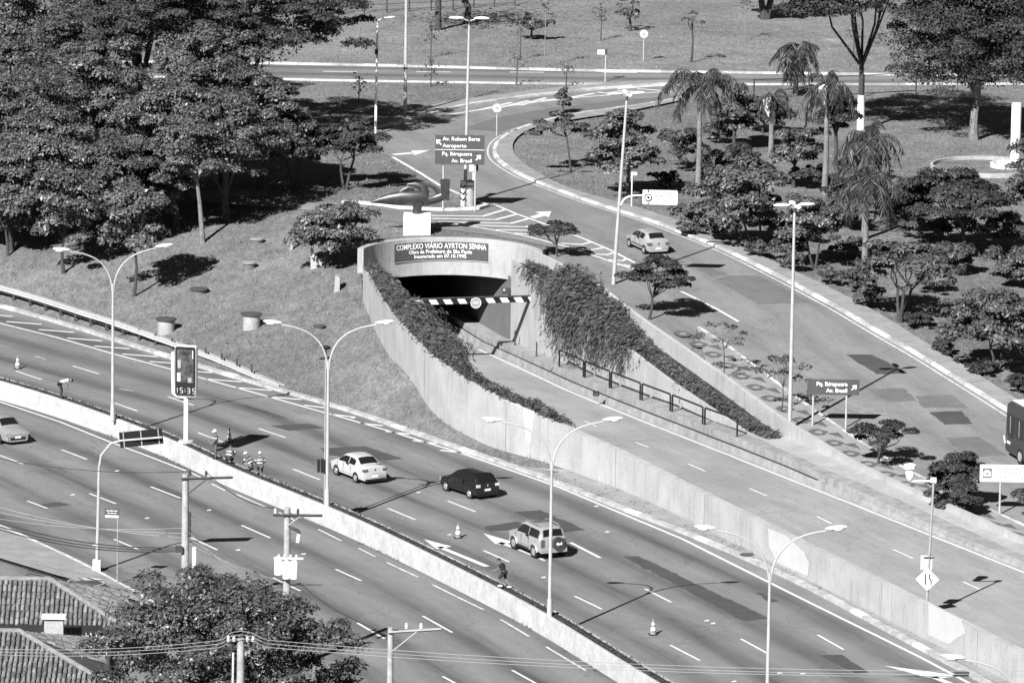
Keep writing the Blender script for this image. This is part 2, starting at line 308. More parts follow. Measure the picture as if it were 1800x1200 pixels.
def Hraw(x, y):
    x = np.asarray(x, float); y = np.asarray(y, float); fx = np.clip((x - GX[0]) / 1.5, 0, len(GX) - 1.001); fy = np.clip((y - GY[0]) / 1.5, 0, len(GY) - 1.001)
    i = fx.astype(int); j = fy.astype(int); u = fx - i; v = fy - j
    return HG[j, i] * (1-u) * (1-v) + HG[j, i+1] * u * (1-v) + HG[j+1, i] * (1-u) * v + HG[j+1, i+1] * u * v
def H(x, y):
    h = Hraw(x, y); d = np.clip(dist_to(KB_C, x, y) / 4.0, 0, 1); d = d * d * (3 - 2 * d); return .16 + (h - .16) * d
KB_C = resample(KBACK, 40)
T = lambda a, b: on(H, a, b)
# ---- heights of the ramp down into the underpass (function of depth y)
_rz = [P(*q) for q in [(840,613,-1.9),(900,640,-1.5),(1000,687,-.7),(1100,728,.0),(1200,767,.5),(1283,800,.85),(1500,886,1.15),(1800,1005,1.15),(2100,1130,1.1)]]
_ry = np.array([q[1] for q in _rz])[::-1]; _rv = np.array([q[2] for q in _rz])[::-1]
def ZR(x, y): return np.interp(np.asarray(y, float), _ry, _rv) + 0 * np.asarray(x, float)
_hb = [(P(1425,830,1.1)[1], .95), (P(1650,940,1.2)[1], .35)]
def HB(y): return np.interp(np.asarray(y, float), [_hb[1][0], _hb[0][0]], [.35, .95])
def ZS(x, y): return ZR(x, y) + HB(y)
# ---- polylines of the trench (all run from the portal towards the camera)
LW_px = [(648,467,5.6),(690,537,5.2),(707,560,5.05),(773,630,4.3),(817,657,3.95),(883,697,3.5),(940,720,3.15),(1000,747,2.85),(1110,797,2.4),(1200,842,2.2),(1500,991,2.08),(1800,1140,2.05)]
LWI = smooth_pl(extend(np.array([P(*q) for q in LW_px]), 0, 30), 1.0, 6)           # ramp-side top edge of the left wall
LWO = offset(LWI, -.38)                                                            # outer top edge
RL = smooth_pl(extend(px(ZR, [(840,613),(900,640),(1000,687),(1100,728),(1200,767),(1283,800),(1500,886),(1800,1005)]), 0, 30), 1.0, 6)   # right edge line
RW = smooth_pl(extend(px(ZS, [(897,597),(970,628),(1027,651),(1100,682),(1180,713),(1256,740),(1315,762),(1357,782),(1430,815),(1544,861),(1617,894),(1702,930),(1800,975)]), 0, 30), 1.0, 8)
PT = lambda x, y: H(x, y) + .85
PA = smooth_pl(extend(px(PT, [(943,441),(1043,490),(1133,560),(1200,605),(1283,663),(1383,737),(1477,793),(1500,807),(1627,867),(1700,897),(1800,943)]), 0, 30), 1.0, 4)  # road-side top edge of the parapet
# ---- portal arc
a0, a1, a2 = P(639,437,5.6), P(760,418,5.6), P(943,441,5.6)
def circ(a, b, c):
    ax, ay, bx, by, cx, cy = a[0], a[1], b[0], b[1], c[0], c[1]; d = 2 * (ax*(by-cy) + bx*(cy-ay) + cx*(ay-by))
    ux = ((ax*ax+ay*ay)*(by-cy) + (bx*bx+by*by)*(cy-ay) + (cx*cx+cy*cy)*(ay-by)) / d; uy = ((ax*ax+ay*ay)*(cx-bx) + (bx*bx+by*by)*(ax-cx) + (cx*cx+cy*cy)*(bx-ax)) / d
    return np.array([ux, uy]), math.hypot(ax-ux, ay-uy)
AC, AR = circ(a0, a1, a2); t0 = math.atan2(a0[1]-AC[1], a0[0]-AC[0]); t2 = math.atan2(a2[1]-AC[1], a2[0]-AC[0])
ARC = np.array([(AC[0] + AR*math.cos(t), AC[1] + AR*math.sin(t)) for t in np.linspace(t0, t2, 40)])
ARCB = np.array([(AC[0] + (AR+.4)*math.cos(t), AC[1] + (AR+.4)*math.sin(t)) for t in np.linspace(t0, t2, 40)])
# ---- ground sheet with the trench left open
PB = offset(PA, -.02) if False else PA
outer = [(320, float(PA[-1][1])), (420, 700), (420, 2600), (-420, 2600), (-420, float(KBACK[0][1]) + 30)]
gpoly = np.vstack([resample(KBACK, 110), resample(LWO, 90)[::-1, :2] if LWO.shape[1] == 2 else np.column_stack([resample(LWO, 90)[::-1, :2], np.zeros(90)])[:, :KBACK.shape[1]], np.column_stack([ARCB[2:-1], np.zeros(len(ARCB)-3)]), np.column_stack([resample(PA, 70)[1:, :2], np.zeros(69)]), np.column_stack([np.array(outer), np.zeros(5)])])[:, :2]
gpx, gpy = np.meshgrid(np.arange(-75, 80, 2.0) + .3, np.arange(255, 600, 3.0) + .2); gp = np.stack([gpx.ravel(), gpy.ravel()], 1)
far = np.stack([q.ravel() for q in np.meshgrid(np.arange(-400, 401, 40.) + 3, np.arange(610, 2550, 60.))], 1); gp = np.vstack([gp, far])
gp = gp[inside(gpoly, gp[:, 0], gp[:, 1])]; gp = gp[np.abs(dist_to(np.vstack([gpoly, gpoly[:1]]), gp[:, 0], gp[:, 1])) > .7]
gv, gf = cdt(gpoly, gp); GV = np.column_stack([gv, H(gv[:, 0], gv[:, 1])])
neg = np.cross(GV[gf[:, 1]] - GV[gf[:, 0]], GV[gf[:, 2]] - GV[gf[:, 0]])[:, 2] < 0; gf[neg] = gf[neg][:, ::-1]
ground = structure(link(bpy.data.objects.new('ground', fast_mesh('ground', GV, gf, 'grass', smooth=True))))
# ---- avenue
NEAR = offset(MED, -16.4); n = 150
a_, b_ = resample(KERB, n), resample(NEAR, n); m_ = resample(MED, n)
rows = np.linspace(0, 1, 25); V = []; UV = []
sl_ = plen(m_)
for i in range(n):
    dm = float(dist_to(MED, np.array([a_[i, 0]]), np.array([a_[i, 1]]))[0]); dn = -16.4
    for t in rows: V.append((*(b_[i, :2] * (1 - t) + a_[i, :2] * t), 0.0)); UV.append((sl_[i], dn + (dm - dn) * t))
k = len(rows); ii, jj = np.meshgrid(np.arange(n - 1), np.arange(k - 1), indexing='ij'); q = (ii * k + jj).ravel()
road = structure(link(bpy.data.objects.new('road', fast_mesh('road', np.array(V), np.stack([q, q + k, q + k + 1, q + 1], 1)[:, ::-1], 'asphalt', np.array(UV)))))
# near ground under houses and beyond the frame
NG = offset(MED, -16.3)
gn = np.vstack([resample(NG, 40)[:, :2], [(300, NG[-1][1]), (300, -300), (-300, -300), (-300, NG[0][1])]])
structure(sheet('ground', gn, flat0, -.03, 'soil', 40))
# far kerb of the avenue: single kerbstones
kroot = structure(link(bpy.data.objects.new('kerb', None)))
def kerb_run(pl, fn, m, seg, w, h, parent, white=None, name='kerbstone'):
    L = plen(pl)[-1]; nseg = int(L / seg); q = resample(pl, nseg * 2 + 1); nn = normals(q)
    for i in range(nseg):
        s = q[[2*i, 2*i+1, 2*i+2], :2]; mm = m if white is None or not white(i) else 'kerb_white'; b = MB(); secs = []
        g = .012 / seg; s = np.array([s[0] + (s[2]-s[0])*g, s[1], s[2] - (s[2]-s[0])*g])
        for p_, nv in zip(s, nn[[2*i, 2*i+1, 2*i+2]]):
            z = float(fn(p_[0], p_[1])); hh = h + .012 * math.sin(i * 2.3); p2 = p_ + nv * w
            secs.append([(p_[0], p_[1], z - .1), (p_[0] + nv[0]*.02, p_[1] + nv[1]*.02, z + hh), (p2[0], p2[1], z + hh), (p2[0], p2[1], z - .1)])
        b.loft(secs); b.cap([3, 2, 1, 0]); b.cap([8, 9, 10, 11]); b.build(name, mm, parent)
vis = lambda p, lo, hi: p[(p[:, 1] > lo) & (p[:, 1] < hi)]
kerb_run(vis(KERB, 285, 440), flat0, 'kerb', 1.6, .45, .17, kroot, lambda i: (i * 7) % 17 < 2)
kerb_run(vis(KERB, 440, 520), flat0, 'kerb', 8, .45, .17, kroot)
# ---- median planter
mroot = thing('median_planter', 'long white concrete planter wall dividing the two carriageways of the avenue', 'planter')
n = 120; a = resample(MED, n); f = resample(MEDF, n); nn = normals(a)
def run(name, m, secs, parent, step=None):
    b = MB(); b.loft(secs); return b.build(name, m, parent, False)
for nm, p0, sgn in (('near_wall', a, 1), ('far_wall', f, -1)):
    seg = 12
    for i in range(0, n - 1, seg):
        sl2 = slice(i, min(i + seg + 1, n)); secs = []
        for p_, nv in zip(p0[sl2], nn[sl2]):
            zt = MED_Z if sgn > 0 else MED_Z - .03; o = nv * .2 * sgn; e = nv * (-.06) * sgn
            secs.append([(p_[0]+e[0], p_[1]+e[1], -.05), (p_[0], p_[1], zt - .02), (p_[0]+o[0]*.1, p_[1]+o[1]*.1, zt), (p_[0]+o[0], p_[1]+o[1], zt), (p_[0]+o[0], p_[1]+o[1], .5)])
        b = MB().loft(secs); b.cap(range(5)); b.cap(range(len(b.v) - 5, len(b.v))); b.build('wall_segment', 'median_wall' if sgn > 0 else 'kerb', mroot)
secs = [[(*(p_[:2] + nv * .2), MED_Z - .06), (*(p_[:2] + nv * .48), MED_Z + .03), (*(p_[:2] + nv * .77), MED_Z - .04)] for p_, nv in zip(a, nn)]
MB().loft(secs).build('soil_bed', 'soil', mroot)
# ---- left wall of the ramp
lw = thing('retaining_wall', 'curved pale concrete wall between the grass slope and the sunken ramp', 'wall')
n = 100; wi, wo = resample(LWI, n), resample(LWO, n); seg = 9
for i in range(0, n - 1, seg):
    secs = []
    for k in range(i, min(i + seg + 1, n)):
        p_, o = wi[k], wo[k]; zt = p_[2]; zb = float(H(o[0], o[1])) - .5
        secs.append([(o[0], o[1], zb), (o[0], o[1], zt - .02), (p_[0], p_[1], zt), (p_[0], p_[1], float(ZR(0, p_[1])) - .4)])
    b = MB().loft(secs); b.cap(range(4)); b.cap(range(len(b.v) - 4, len(b.v))); b.build('wall_panel', 'wall', lw)
    o, p_ = wo[i], wi[i]; e = (o - p_)[:2]; e = e / np.linalg.norm(e) * .004; t_ = wo[min(i + 1, n - 1), :2] - o[:2]; t_ = t_ / np.linalg.norm(t_) * .02; zb = float(H(o[0], o[1])) - .2; MB().add([(*(o[:2] + e - t_), zb), (*(o[:2] + e + t_), zb), (*(o[:2] + e + t_), p_[2] - .02), (*(o[:2] + e - t_), p_[2] - .02)], [(0, 1, 2, 3)]).build('joint', 'asphalt_mid', lw) if i else None
def wall_patch(pxs):
    """repainted paler patch lying on the outer face of the left wall"""
    pts = []
    for a_x, a_y in pxs:
        t = np.linspace(.93, 1.07, 1500)[:, None]; q = np.array([0, 0, CAM_H]) + (P(a_x, a_y, 1.0) - [0, 0, CAM_H]) * t
        d = dist_to(WO_C, q[:, 0], q[:, 1]); k = int(np.argmax(d > -.015)); pts.append(q[k])
    if len(pts) > 2: MB().add(pts, [tuple(range(len(pts)))]).build('repainted_patch', 'wall_patch', lw)
WO_C = resample(LWO, 80)
# ---- ramp road
n = 90; li = resample(LWI, n); ri = resample(np.vstack([RL[:1] + (RL[:1] - RL[2:3]) * .0, RL]), n)
# tunnel heading from the first metres of the right wall
hd = (RW[0, :2] - RW[6, :2]); hd /= np.linalg.norm(hd)
tun = 45.0
Lr = offset(RL, .25)
def ext_in(p, d): return np.vstack([np.append(p[0, :2] + hd * d, p[0, 2])[None], p])
wl = np.vstack([ext_in(np.column_stack([LWI[:, :2], LWI[:, 2]]), tun)]); wr = ext_in(Lr, tun); n = 120
A2, B2 = resample(wl, n), resample(wr, n); V = []; UV = []; s_ = plen(B2)
for i in range(n):
    for t in np.linspace(0, 1, 9):
        q = A2[i, :2] * (1 - t) + B2[i, :2] * t; V.append((q[0], q[1], float(ZR(0, q[1])))); UV.append((s_[i], (1 - t) * -9))
ii, jj = np.meshgrid(np.arange(n - 1), np.arange(8), indexing='ij'); q = (ii * 9 + jj).ravel()
ramp_road = structure(link(bpy.data.objects.new('road', fast_mesh('ramp_road', np.array(V), np.stack([q, q + 9, q + 10, q + 1], 1), 'concrete_road', np.array(UV)))))
# ---- right barrier, footway and trench wall
brr = thing('concrete_barrier', 'stepped concrete barrier with footway along the right side of the sunken ramp', 'barrier')
n = 110; B0 = resample(ext_in(Lr, tun), n); W0 = resample(ext_in(RW, tun), n)
seg = 8
for i in range(0, n - 1, seg):
    s1, s2, s3 = [], [], []
    for k in range(i, min(i + seg + 1, n)):
        b0, w0 = B0[k, :2], W0[k, :2]; u = (w0 - b0); u /= np.linalg.norm(u); z = float(ZR(0, b0[1])); h = float(HB(b0[1])); g = b0 + u * .10; e = b0 + u * .24; e2 = b0 + u * .34
        s1.append([(*b0, z - .1), (*g, z + h * .5), (*e, z + h * .52)])
        s2.append([(*e, z + h * .5 - .06), (*(e + u * .01), z + h - .02), (*e2, z + h)])
        s3.append([(*e2, z + h - .003), (*w0, float(ZS(0, w0[1])) if True else 0)])
    mt_ = 'barrier' if B0[min(i + seg, n - 1), 1] < RL[0, 1] + 1 else 'tunnel_shade'; MB().loft([[(q[1][0], q[1][1], q[1][2] - .0), (q[2][0], q[2][1], q[2][2] + .012)] for q in s1]).build('joint_strip', 'black', brr) if B0[i, 1] > P(1430,832,1.)[1] else None; MB().loft(s1).build('lower_kerb_block', mt_, brr); MB().loft(s2).build('upper_block', mt_, brr); MB().loft(s3).build('footway_slab', mt_, brr)  # inside the tunnel, barrier and footway switch to a colour with shade painted in
rw = thing('retaining_wall', 'pale concrete wall with parapet and planter ledge holding up the upper road beside the ramp', 'wall')
n = 100; W1 = resample(RW, n); P1 = resample(PA, n); seg = 10
LEDGE = []; TOPW = []
for k in range(n):
    w0, p0 = W1[k], P1[k]; u = p0[:2] - w0[:2]; L = np.linalg.norm(u); u = u / L
    zl = max(p0[2] - 1.0, float(ZS(0, w0[1])) + .02); foot = p0[:2] - u * .28
    LEDGE.append((*foot, zl)); TOPW.append((w0[0], w0[1], zl))
LEDGE = np.array(LEDGE); TOPW = np.array(TOPW)
for i in range(0, n - 1, seg):
    s1, s2, s3 = [], [], []
    for k in range(i, min(i + seg + 1, n)):
        w0, t_, l_, p0 = W1[k], TOPW[k], LEDGE[k], P1[k]; u = l_[:2] - w0[:2]; L = max(np.linalg.norm(u), 1e-6); u = u / L; tk = min(.3, L * .5)
        s1.append([(w0[0], w0[1], ZS(0, w0[1]) - .3), (t_[0], t_[1], t_[2]), (t_[0] + u[0]*tk, t_[1] + u[1]*tk, t_[2]), (t_[0] + u[0]*tk, t_[1] + u[1]*tk, t_[2] - .2)])
        s2.append([(t_[0] + u[0]*tk, t_[1] + u[1]*tk, t_[2] - .12), (l_[0], l_[1], l_[2] - .10)])
        zz = float(H(p0[0], p0[1])) - .4
        s3.append([(l_[0], l_[1], l_[2] - .3), (l_[0], l_[1], p0[2] - .02), (p0[0], p0[1], p0[2]), (p0[0], p0[1], zz)])
    b = MB().loft(s1); b.build('wall_panel', 'wall', rw); MB().loft(s2).build('planter_bed', 'soil' if W1[min(i + seg, n - 1), 1] > P(1365,760,2.)[1] else 'wall', rw)
    b = MB().loft(s3); b.cap(range(4)); b.cap(range(len(b.v) - 4, len(b.v))); b.build('parapet', 'wall', rw)
# ---- portal
pt = thing('tunnel_portal', 'concave pale concrete tunnel portal with dark opening', 'tunnel')
Z_TOP, Z_SOF = 5.6, 3.1; secs = []
for i in range(40):
    f_, b_ = ARC[i], ARCB[i]; secs.append([(*f_, Z_SOF), (*f_, Z_TOP - .03), (f_[0]*.9+b_[0]*.1, f_[1]*.9+b_[1]*.1, Z_TOP), (*b_, Z_TOP), (*b_, Z_SOF)])
b = MB().loft(secs, close=True); b.cap(range(5)); b.cap(range(len(b.v) - 5, len(b.v))); b.build('fascia', 'wall', pt)
# jamb: the wall below the fascia right of the opening, and the side walls going into the tunnel
w_in = W0[0, :2]; w0 = RW[0, :2]
arcr = ARC[-1]; 
MB().loft([[(*RW[0, :2], -3), (*RW[0, :2], Z_SOF + .3)], [(*(RW[0, :2] + hd * tun), -3), (*(RW[0, :2] + hd * tun), Z_SOF + .3)]]).build('inner_wall', 'asphalt_mid', pt)  # inner wall coloured darker than the outer wall to paint in tunnel shade
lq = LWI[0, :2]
MB().loft([[(*lq, -3), (*lq, Z_SOF + .3)], [(*(lq + hd * tun), -3), (*(lq + hd * tun), Z_SOF + .3)]]).build('inner_wall', 'tunnel_shade', pt)
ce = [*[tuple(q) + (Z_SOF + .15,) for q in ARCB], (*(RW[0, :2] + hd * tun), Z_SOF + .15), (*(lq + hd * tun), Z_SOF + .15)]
MB().add(ce, [tuple(range(len(ce)))]).build('ceiling', 'tunnel_shade', pt)
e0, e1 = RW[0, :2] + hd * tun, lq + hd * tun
MB().add([(*e0, -4), (*e1, -4), (*e1, 3.4), (*e0, 3.4)], [(0, 1, 2, 3)]).build('end_wall', 'tunnel_shade', pt)
# ================================================================== ROADS OF THE UPPER LEVEL, MARKINGS
LK_px = [(663,386),(720,395),(790,405),(860,414),(920,424),(965,434)]                       # near edge of the branch road
left_edge = [(1225,578),(1283,615),(1335,655),(1390,697),(1430,725),(1477,757),(1560,812),(1650,858),(1800,928)]
in_edge = [(1205,171),(1164,181),(1100,190),(1030,199),(979,207),(927,222),(890,237),(870,250),(864,264),(866,279),(883,293),(917,313),(980,337),(1033,357),(1092,375),(1153,394),(1193,411),(1240,428),(1290,450),(1347,479),(1413,513),(1483,551),(1533,582),(1600,619),(1677,667),(1733,702),(1767,723),(1800,745)]
far_edge = [(560,232),(640,230),(690,223),(730,213),(767,200),(817,188),(867,180),(960,168),(1033,160),(1133,152),(1205,149)]
isl = [(863,364),(810,343),(773,327),(740,306),(690,277),(640,262),(560,252)]
isl_front = [(863,364),(847,369),(783,372),(700,368),(658,361),(600,358),(500,352),(330,346)]
LE = smooth_pl(extend(px(H, left_edge), 0, 30), 1.2, 4); IE = smooth_pl(extend(px(H, in_edge), 0, 30), 1.2, 5)
ISL = px(H, isl); ISF = px(H, isl_front); FE = px(H, far_edge); NB = px(H, [(330,356),(500,366),(600,376)] + LK_px)
para = offset(resample(PA, 60), .06)[1:16]             # road runs up to the parapet before the cobbled footway starts
upoly = np.vstack([NB[:, :2], para[:, :2], LE[:, :2], IE[::-1, :2], FE[::-1, :2], ISL[::-1, :2], ISF[1:, :2]])
up_road = structure(sheet('road', upoly, H, .03, 'asphalt_upper', 1.5, None, (.30, -.954)))
fr_px_n = [(-60,132),(430,138),(600,142),(800,144.5),(933,147),(1200,149),(1593,148),(1860,147)]; fr_px_f = [(-60,108),(430,113),(650,117),(877,123),(1000,126),(1197,129),(1593,134),(1860,134)]
FN, FF = px(H, fr_px_n), px(H, fr_px_f)
far_road = structure(sheet('road', np.vstack([FN[:, :2], FF[::-1, :2]]), H, .026, 'asphalt', 2.5, None, (1, 0)))
# footway along the right side
sw_out = [(1205,178),(1100,200),(1000,214),(930,228),(903,248),(899,262),(907,281),(933,300),(983,328),(1050,350),(1112,364),(1173,385),(1240,407),(1310,441),(1387,476),(1450,505),(1500,530),(1567,567),(1633,610),(1700,648),(1773,697),(1800,712)]
SO = smooth_pl(extend(px(H, sw_out), 0, 30), 1.2, 5)
IEs = offset(IE, .0); swp = np.vstack([offset(IE, .3)[:, :2], SO[::-1, :2]])
walk = structure(sheet('pavement', swp, H, .16, 'sidewalk', 1.5))
for i in range(6, len(SO) - 4, 4):                     # joints between the cast slabs
    p_ = SO[i, :2]; j = int(np.argmin(np.linalg.norm(IE[:, :2] - p_, axis=1))); ribbon('joint', np.array([p_, IE[j, :2] + (p_ - IE[j, :2]) * .2]), .03, H, .166, 'asphalt_mid', walk)
k2 = structure(link(bpy.data.objects.new('kerb', None)))
kerb_run(IE, lambda x, y: H(x, y) + .03, 'kerb', 1.25, .3, .15, k2, lambda i: (i * 5) % 7 < 4 or i % 11 == 3)
MKH = lambda x, y: H(x, y)
gut = offset(IE, -.16)
ribbon('gutter_line', offset(vis(IE, 280, 470), -.35), .14, H, .036, 'paint_worn', up_road)
# footway between parapet and upper road: light stone setts with dark motifs
csw = np.vstack([LE[:, :2], offset(resample(PA, 60), .05)[17:, :2][::-1]])
cob = structure(sheet('pavement', csw, H, .13, 'sidewalk', 1.2))
k3 = structure(link(bpy.data.objects.new('kerb', None)))
kerb_run(offset(LE, .0), lambda x, y: H(x, y) + .03, 'kerb', 1.4, .22, .12, k3, lambda i: i % 3 != 1)
pa_r = resample(offset(PA, .1), 400); nn_ = normals(LE); s_ = plen(LE); tot = s_[-1]; t = 1.2
while t < tot - 8:
    c = np.array([np.interp(t, s_, LE[:, k]) for k in (0, 1)]); j = int(np.argmin(np.linalg.norm(pa_r[:, :2] - c, axis=1))); wv = pa_r[j, :2] - c; Lw = np.linalg.norm(wv)
    if Lw > .9:
        u = wv / Lw; W = min(Lw - .3, 2.2); k_ = W / 2.2; mm = c + u * (.2 + W * .6); q = lambda a, b: mm + np.array([a * .62 * k_, b * .95 * k_])
        flat_poly('motif_dark', [q(-1, .25), q(-.5, .7), q(.1, .75), q(1, .1), q(.55, -.7), q(-.2, -.8), q(-.7, -.3)], H, .136, 'motif_dark', cob, 9)
        flat_poly('motif_light', [q(-.45, .0), q(0, .3), q(.45, .1), q(.3, -.3), q(-.15, -.28)], H, .142, 'sidewalk', cob, 9)
        e = c + u * .22 + np.array([.0, -1.3]); flat_poly('motif_dark', [e + [-.75 * k_, .55], e + [.0, .75], e + [.28, -.55]], H, .136, 'motif_dark', cob, 9)
    t += 2.55
# islands / verge kerb and worn edge
k4 = structure(link(bpy.data.objects.new('kerb', None)))
kerb_run(np.vstack([resample(ISF[:6], 24)])[::-1], lambda x, y: H(x, y) + .03, 'kerb_white', 2.6, .45, .16, k4)
k5 = structure(link(bpy.data.objects.new('kerb', None)))
kerb_run(smooth_pl(FE[1:], 1.5, 3), lambda x, y: H(x, y) + .03, 'kerb', 2.2, .4, .15, k5, lambda i: i % 3 != 2)
fw2 = np.vstack([offset(FE, .4)[2:, :2], offset(FE, 2.2)[2:, :2][::-1]]); structure(sheet('pavement', fw2, H, .12, 'sidewalk', 1.6))
k6 = structure(link(bpy.data.objects.new('kerb', None)))
kerb_run(smooth_pl(FF, 2, 2), H, 'kerb', 2.6, .5, .16, k6, lambda i: (i * 3) % 5 < 3); kerb_run(smooth_pl(FN, 2, 2)[::-1], H, 'kerb', 6, .5, .10, k6, lambda i: i % 4 != 2)
path = px(H, [(230,352),(310,346),(400,341),(470,338)]); structure(ribbon('path', path, 2.2, H, .02, 'sidewalk'))
# ---- painted markings
def mark(pts, wd, parent, fn=flat0, dz=.006, m='paint', name='lane_dash'): return ribbon(name, px(fn, pts), wd, fn, dz, m, parent)
L1 = [(28,652,73,667),(195,706,241,722),(348,760,395,778),(515,824,563,843),(682,893,730,913),(850,967,895,987),(1010,1047,1058,1070),(1178,1133,1230,1160)]
L2 = [(128,643,174,657),(295,697,340,712),(455,753,502,769),(620,815,664,832),(787,880,836,899),(950,949,1000,970),(1133,1034,1180,1058),(1302,1122,1350,1148),(1437,1115,1483,1141)]
A_ = [(108,790,153,807),(265,855,317,875),(425,923,475,945),(590,1000,635,1020),(743,1082,795,1111),(900,1177,945,1202)]
B_ = [(0,800,40,815),(157,867,204,885),(333,943,382,966),(628,1094,676,1122),(778,1188,800,1200),(480,1015,528,1038)]
C_ = [(48,880,83,893),(200,947,247,967),(355,1022,400,1045)]
for (x0, y0, x1, y1) in L1 + L2 + A_ + B_ + C_: mark([(x0, y0), (x1, y1)], .15, road)
for (x0, y0, x1, y1) in [(62,626,80,631),(210,683,233,687)]: mark([(x0, y0), (x1, y1)], .1, road, m='paint_worn')
edge_far = px(flat0, [(0,568),(100,593),(200,622),(305,650),(350,663),(433,686),(483,700),(567,724),(600,733),(700,762),(817,798),(983,856),(1200,947),(1400,1047),(1617,1154),(1700,1198)])
ribbon('edge_line', extend(edge_far, 50, 30), .2, flat0, .006, 'paint', road)
mark([(-120,660),(0,706),(105,741),(195,777),(257,800),(327,827)], .15, road, name='edge_line')
for a, b in [((335,830),(360,842)),((372,850),(396,862)),((415,868),(470,892)),((490,900),(520,915)),((560,930),(600,950)),((630,963),(660,978)),((680,988),(735,1014)),((760,1027),(850,1071)),((880,1088),(930,1118)),((960,1136),(1030,1178))]: mark([a, b], .13, road, m='paint_worn', name='edge_line')
for xe, ye in [(22,556),(73,570),(130,584),(180,599),(228,613),(277,627),(325,640),(373,655),(425,671),(477,686),(530,702),(577,717),(625,733),(673,748),(720,763),(768,779),(816,796)]:
    ln = 62 if xe < 560 else 42; mark([(xe - ln, ye - 5), (xe, ye)], .28, road, name='hatch_stripe')
def poly_mark(pts, parent, fn, dz, m='paint', name='arrow'): return flat_poly(name, px(fn, pts)[:, :2], fn, dz, m, parent, 2.)
poly_mark([(745,947),(794,960),(776,963.5),(767,964.5)], road, flat0, .006); mark([(772,960.5),(856,995)], .35, road, name='arrow_shaft')
poly_mark([(850,937),(902,952),(884,957),(870,955)], road, flat0, .006); mark([(878,953),(905,962)], .35, road, name='arrow_shaft'); mark([(908,964),(958,985)], .15, road)
mark([(1003,953),(1055,980)], .22, road)
poly_mark([(1553,1169),(1690,1187),(1650,1192),(1625,1189)], road, flat0, .006); mark([(1640,1189),(1700,1212)], .4, road, name='arrow_shaft')
_pr = np.random.default_rng(11)
def patch(pts, parent, fn, dz, m='asphalt_dark'):
    w_ = px(fn, pts)[:, :2]; q = []
    for a, b in zip(w_, np.roll(w_, -1, axis=0)):
        n = max(2, int(np.linalg.norm(b - a) / .45))
        for i in range(n): q.append(a + (b - a) * i / n + (_pr.normal(size=2) * .05 if i else 0))
    return flat_poly('asphalt_patch', q, fn, dz, m, parent, 2.)
for q in [[(417,711),(432,711),(508,735),(492,736)],[(475,748),(543,744),(570,752),(508,757)],[(560,788),(643,784),(707,806),(677,809),(577,800)],[(903,899),(950,896),(1030,931),(990,935)],[(850,925),(910,916),(935,930),(860,933)],[(1095,978),(1123,977),(1353,1087),(1307,1091)],[(1327,1041),(1340,1041),(1370,1057),(1352,1058)],[(1440,1151),(1480,1150),(1527,1181),(1502,1183)],[(68,886),(102,882),(125,887),(80,892)],[(598,1120),(612,1100),(628,1116)]]: patch(q, road, flat0, .003)  # the quad at far left is simply a darker area of road
UH, UZ = H, .036
for q in [[(1220,470),(1248,470),(1280,483),(1250,487)],[(1487,624),(1533,624),(1597,657),(1540,658)],[(1608,697),(1673,695),(1702,717),(1623,717)],[(1633,725),(1690,723),(1710,745),(1660,747)]]: patch(q, up_road, H, UZ, 'asphalt_mid' if q[0][0] in (1220, 1608) else 'asphalt_dark')
for q in [[(1257,492),(1280,485),(1333,485),(1427,533),(1333,535)],[(1523,685),(1590,683),(1612,705),(1560,707)],[(1155,454),(1185,453),(1205,462),(1180,466)],[(1660,770),(1720,768),(1770,800),(1700,805)]]: patch(q, up_road, H, UZ, 'asphalt_mid')
patch([(812,228),(870,208),(960,192),(1100,176),(1180,170),(1195,176),(1110,186),(985,203),(925,218),(880,232)], up_road, H, UZ, 'asphalt_mid')
for q in [[(868,360),(908,377),(950,392),(1025,420),(1076,442),(1125,468)],[(800,394),(860,404),(920,415),(1002,436),(1078,462),(1132,480)]]: mark(q, .22, up_road, H, .042, name='edge_line')
mark([(1197,513),(1260,544),(1298,566)], .2, up_road, H, .042, name='edge_line')
zs = lambda l: [(700 + a / 6, 300 + b / 6) for a, b in l]; zt = lambda l: [(860 + a / 4.444, 380 + b / 4.444) for a, b in l]
for q in [zs([(350,480),(890,487),(1130,415)]), zs([(350,510),(1030,522),(1250,465)]), zs([(420,548),(1190,562),(1400,505)]), zs([(600,575),(1340,600),(1460,572)]), zs([(1030,630),(1440,637)]), zs([(1220,665),(1480,682)]), zt([(560,215),(720,226),(795,208)]), zt([(640,258),(810,266),(885,252)]), zt([(740,295),(920,306),(972,290)]), zt([(900,345),(1040,352),(1085,333)]), zt([(980,380),(1130,395),(1165,384)])]: mark(q, .34, up_road, H, .042, name='hatch_stripe')
poly_mark(zs([(1390,490),(1490,462),(1445,441),(1615,434),(1590,497),(1545,484),(1440,512)]), up_road, H, .044)
mark([(690,277),(740,306),(773,327),(810,343),(862,362)], .28, up_road, H, .042, name='edge_line')
poly_mark([(722,266),(756,265),(729,274)], up_road, H, .044); mark([(692,273),(725,270)], .7, up_road, H, .043, name='arrow_shaft')
mark([(780,204),(850,193),(940,181),(1020,172),(1100,166),(1180,162)], .3, up_road, H, .042, name='edge_line')
for i, (a, b) in enumerate([((845,194),(900,181)),((880,190),(930,178)),((915,186),(960,173)),((950,178),(1010,172)),((1000,173),(1045,165)),((1050,163),(1090,168)),((1085,160),(1130,164)),((1120,157),(1170,161))]): mark([a, b], .4, up_road, H, .043, name='hatch_stripe')
mark([(1085,157),(1150,152),(1200,151)], .6, up_road, H, .044, name='edge_line')
for x0 in range(-10, 1800, 164): mark([(x0 + 250, 127.5 + (x0 - 600) * .0035), (x0 + 310, 128 + (x0 - 600) * .0035)], .3, far_road, H, .034)
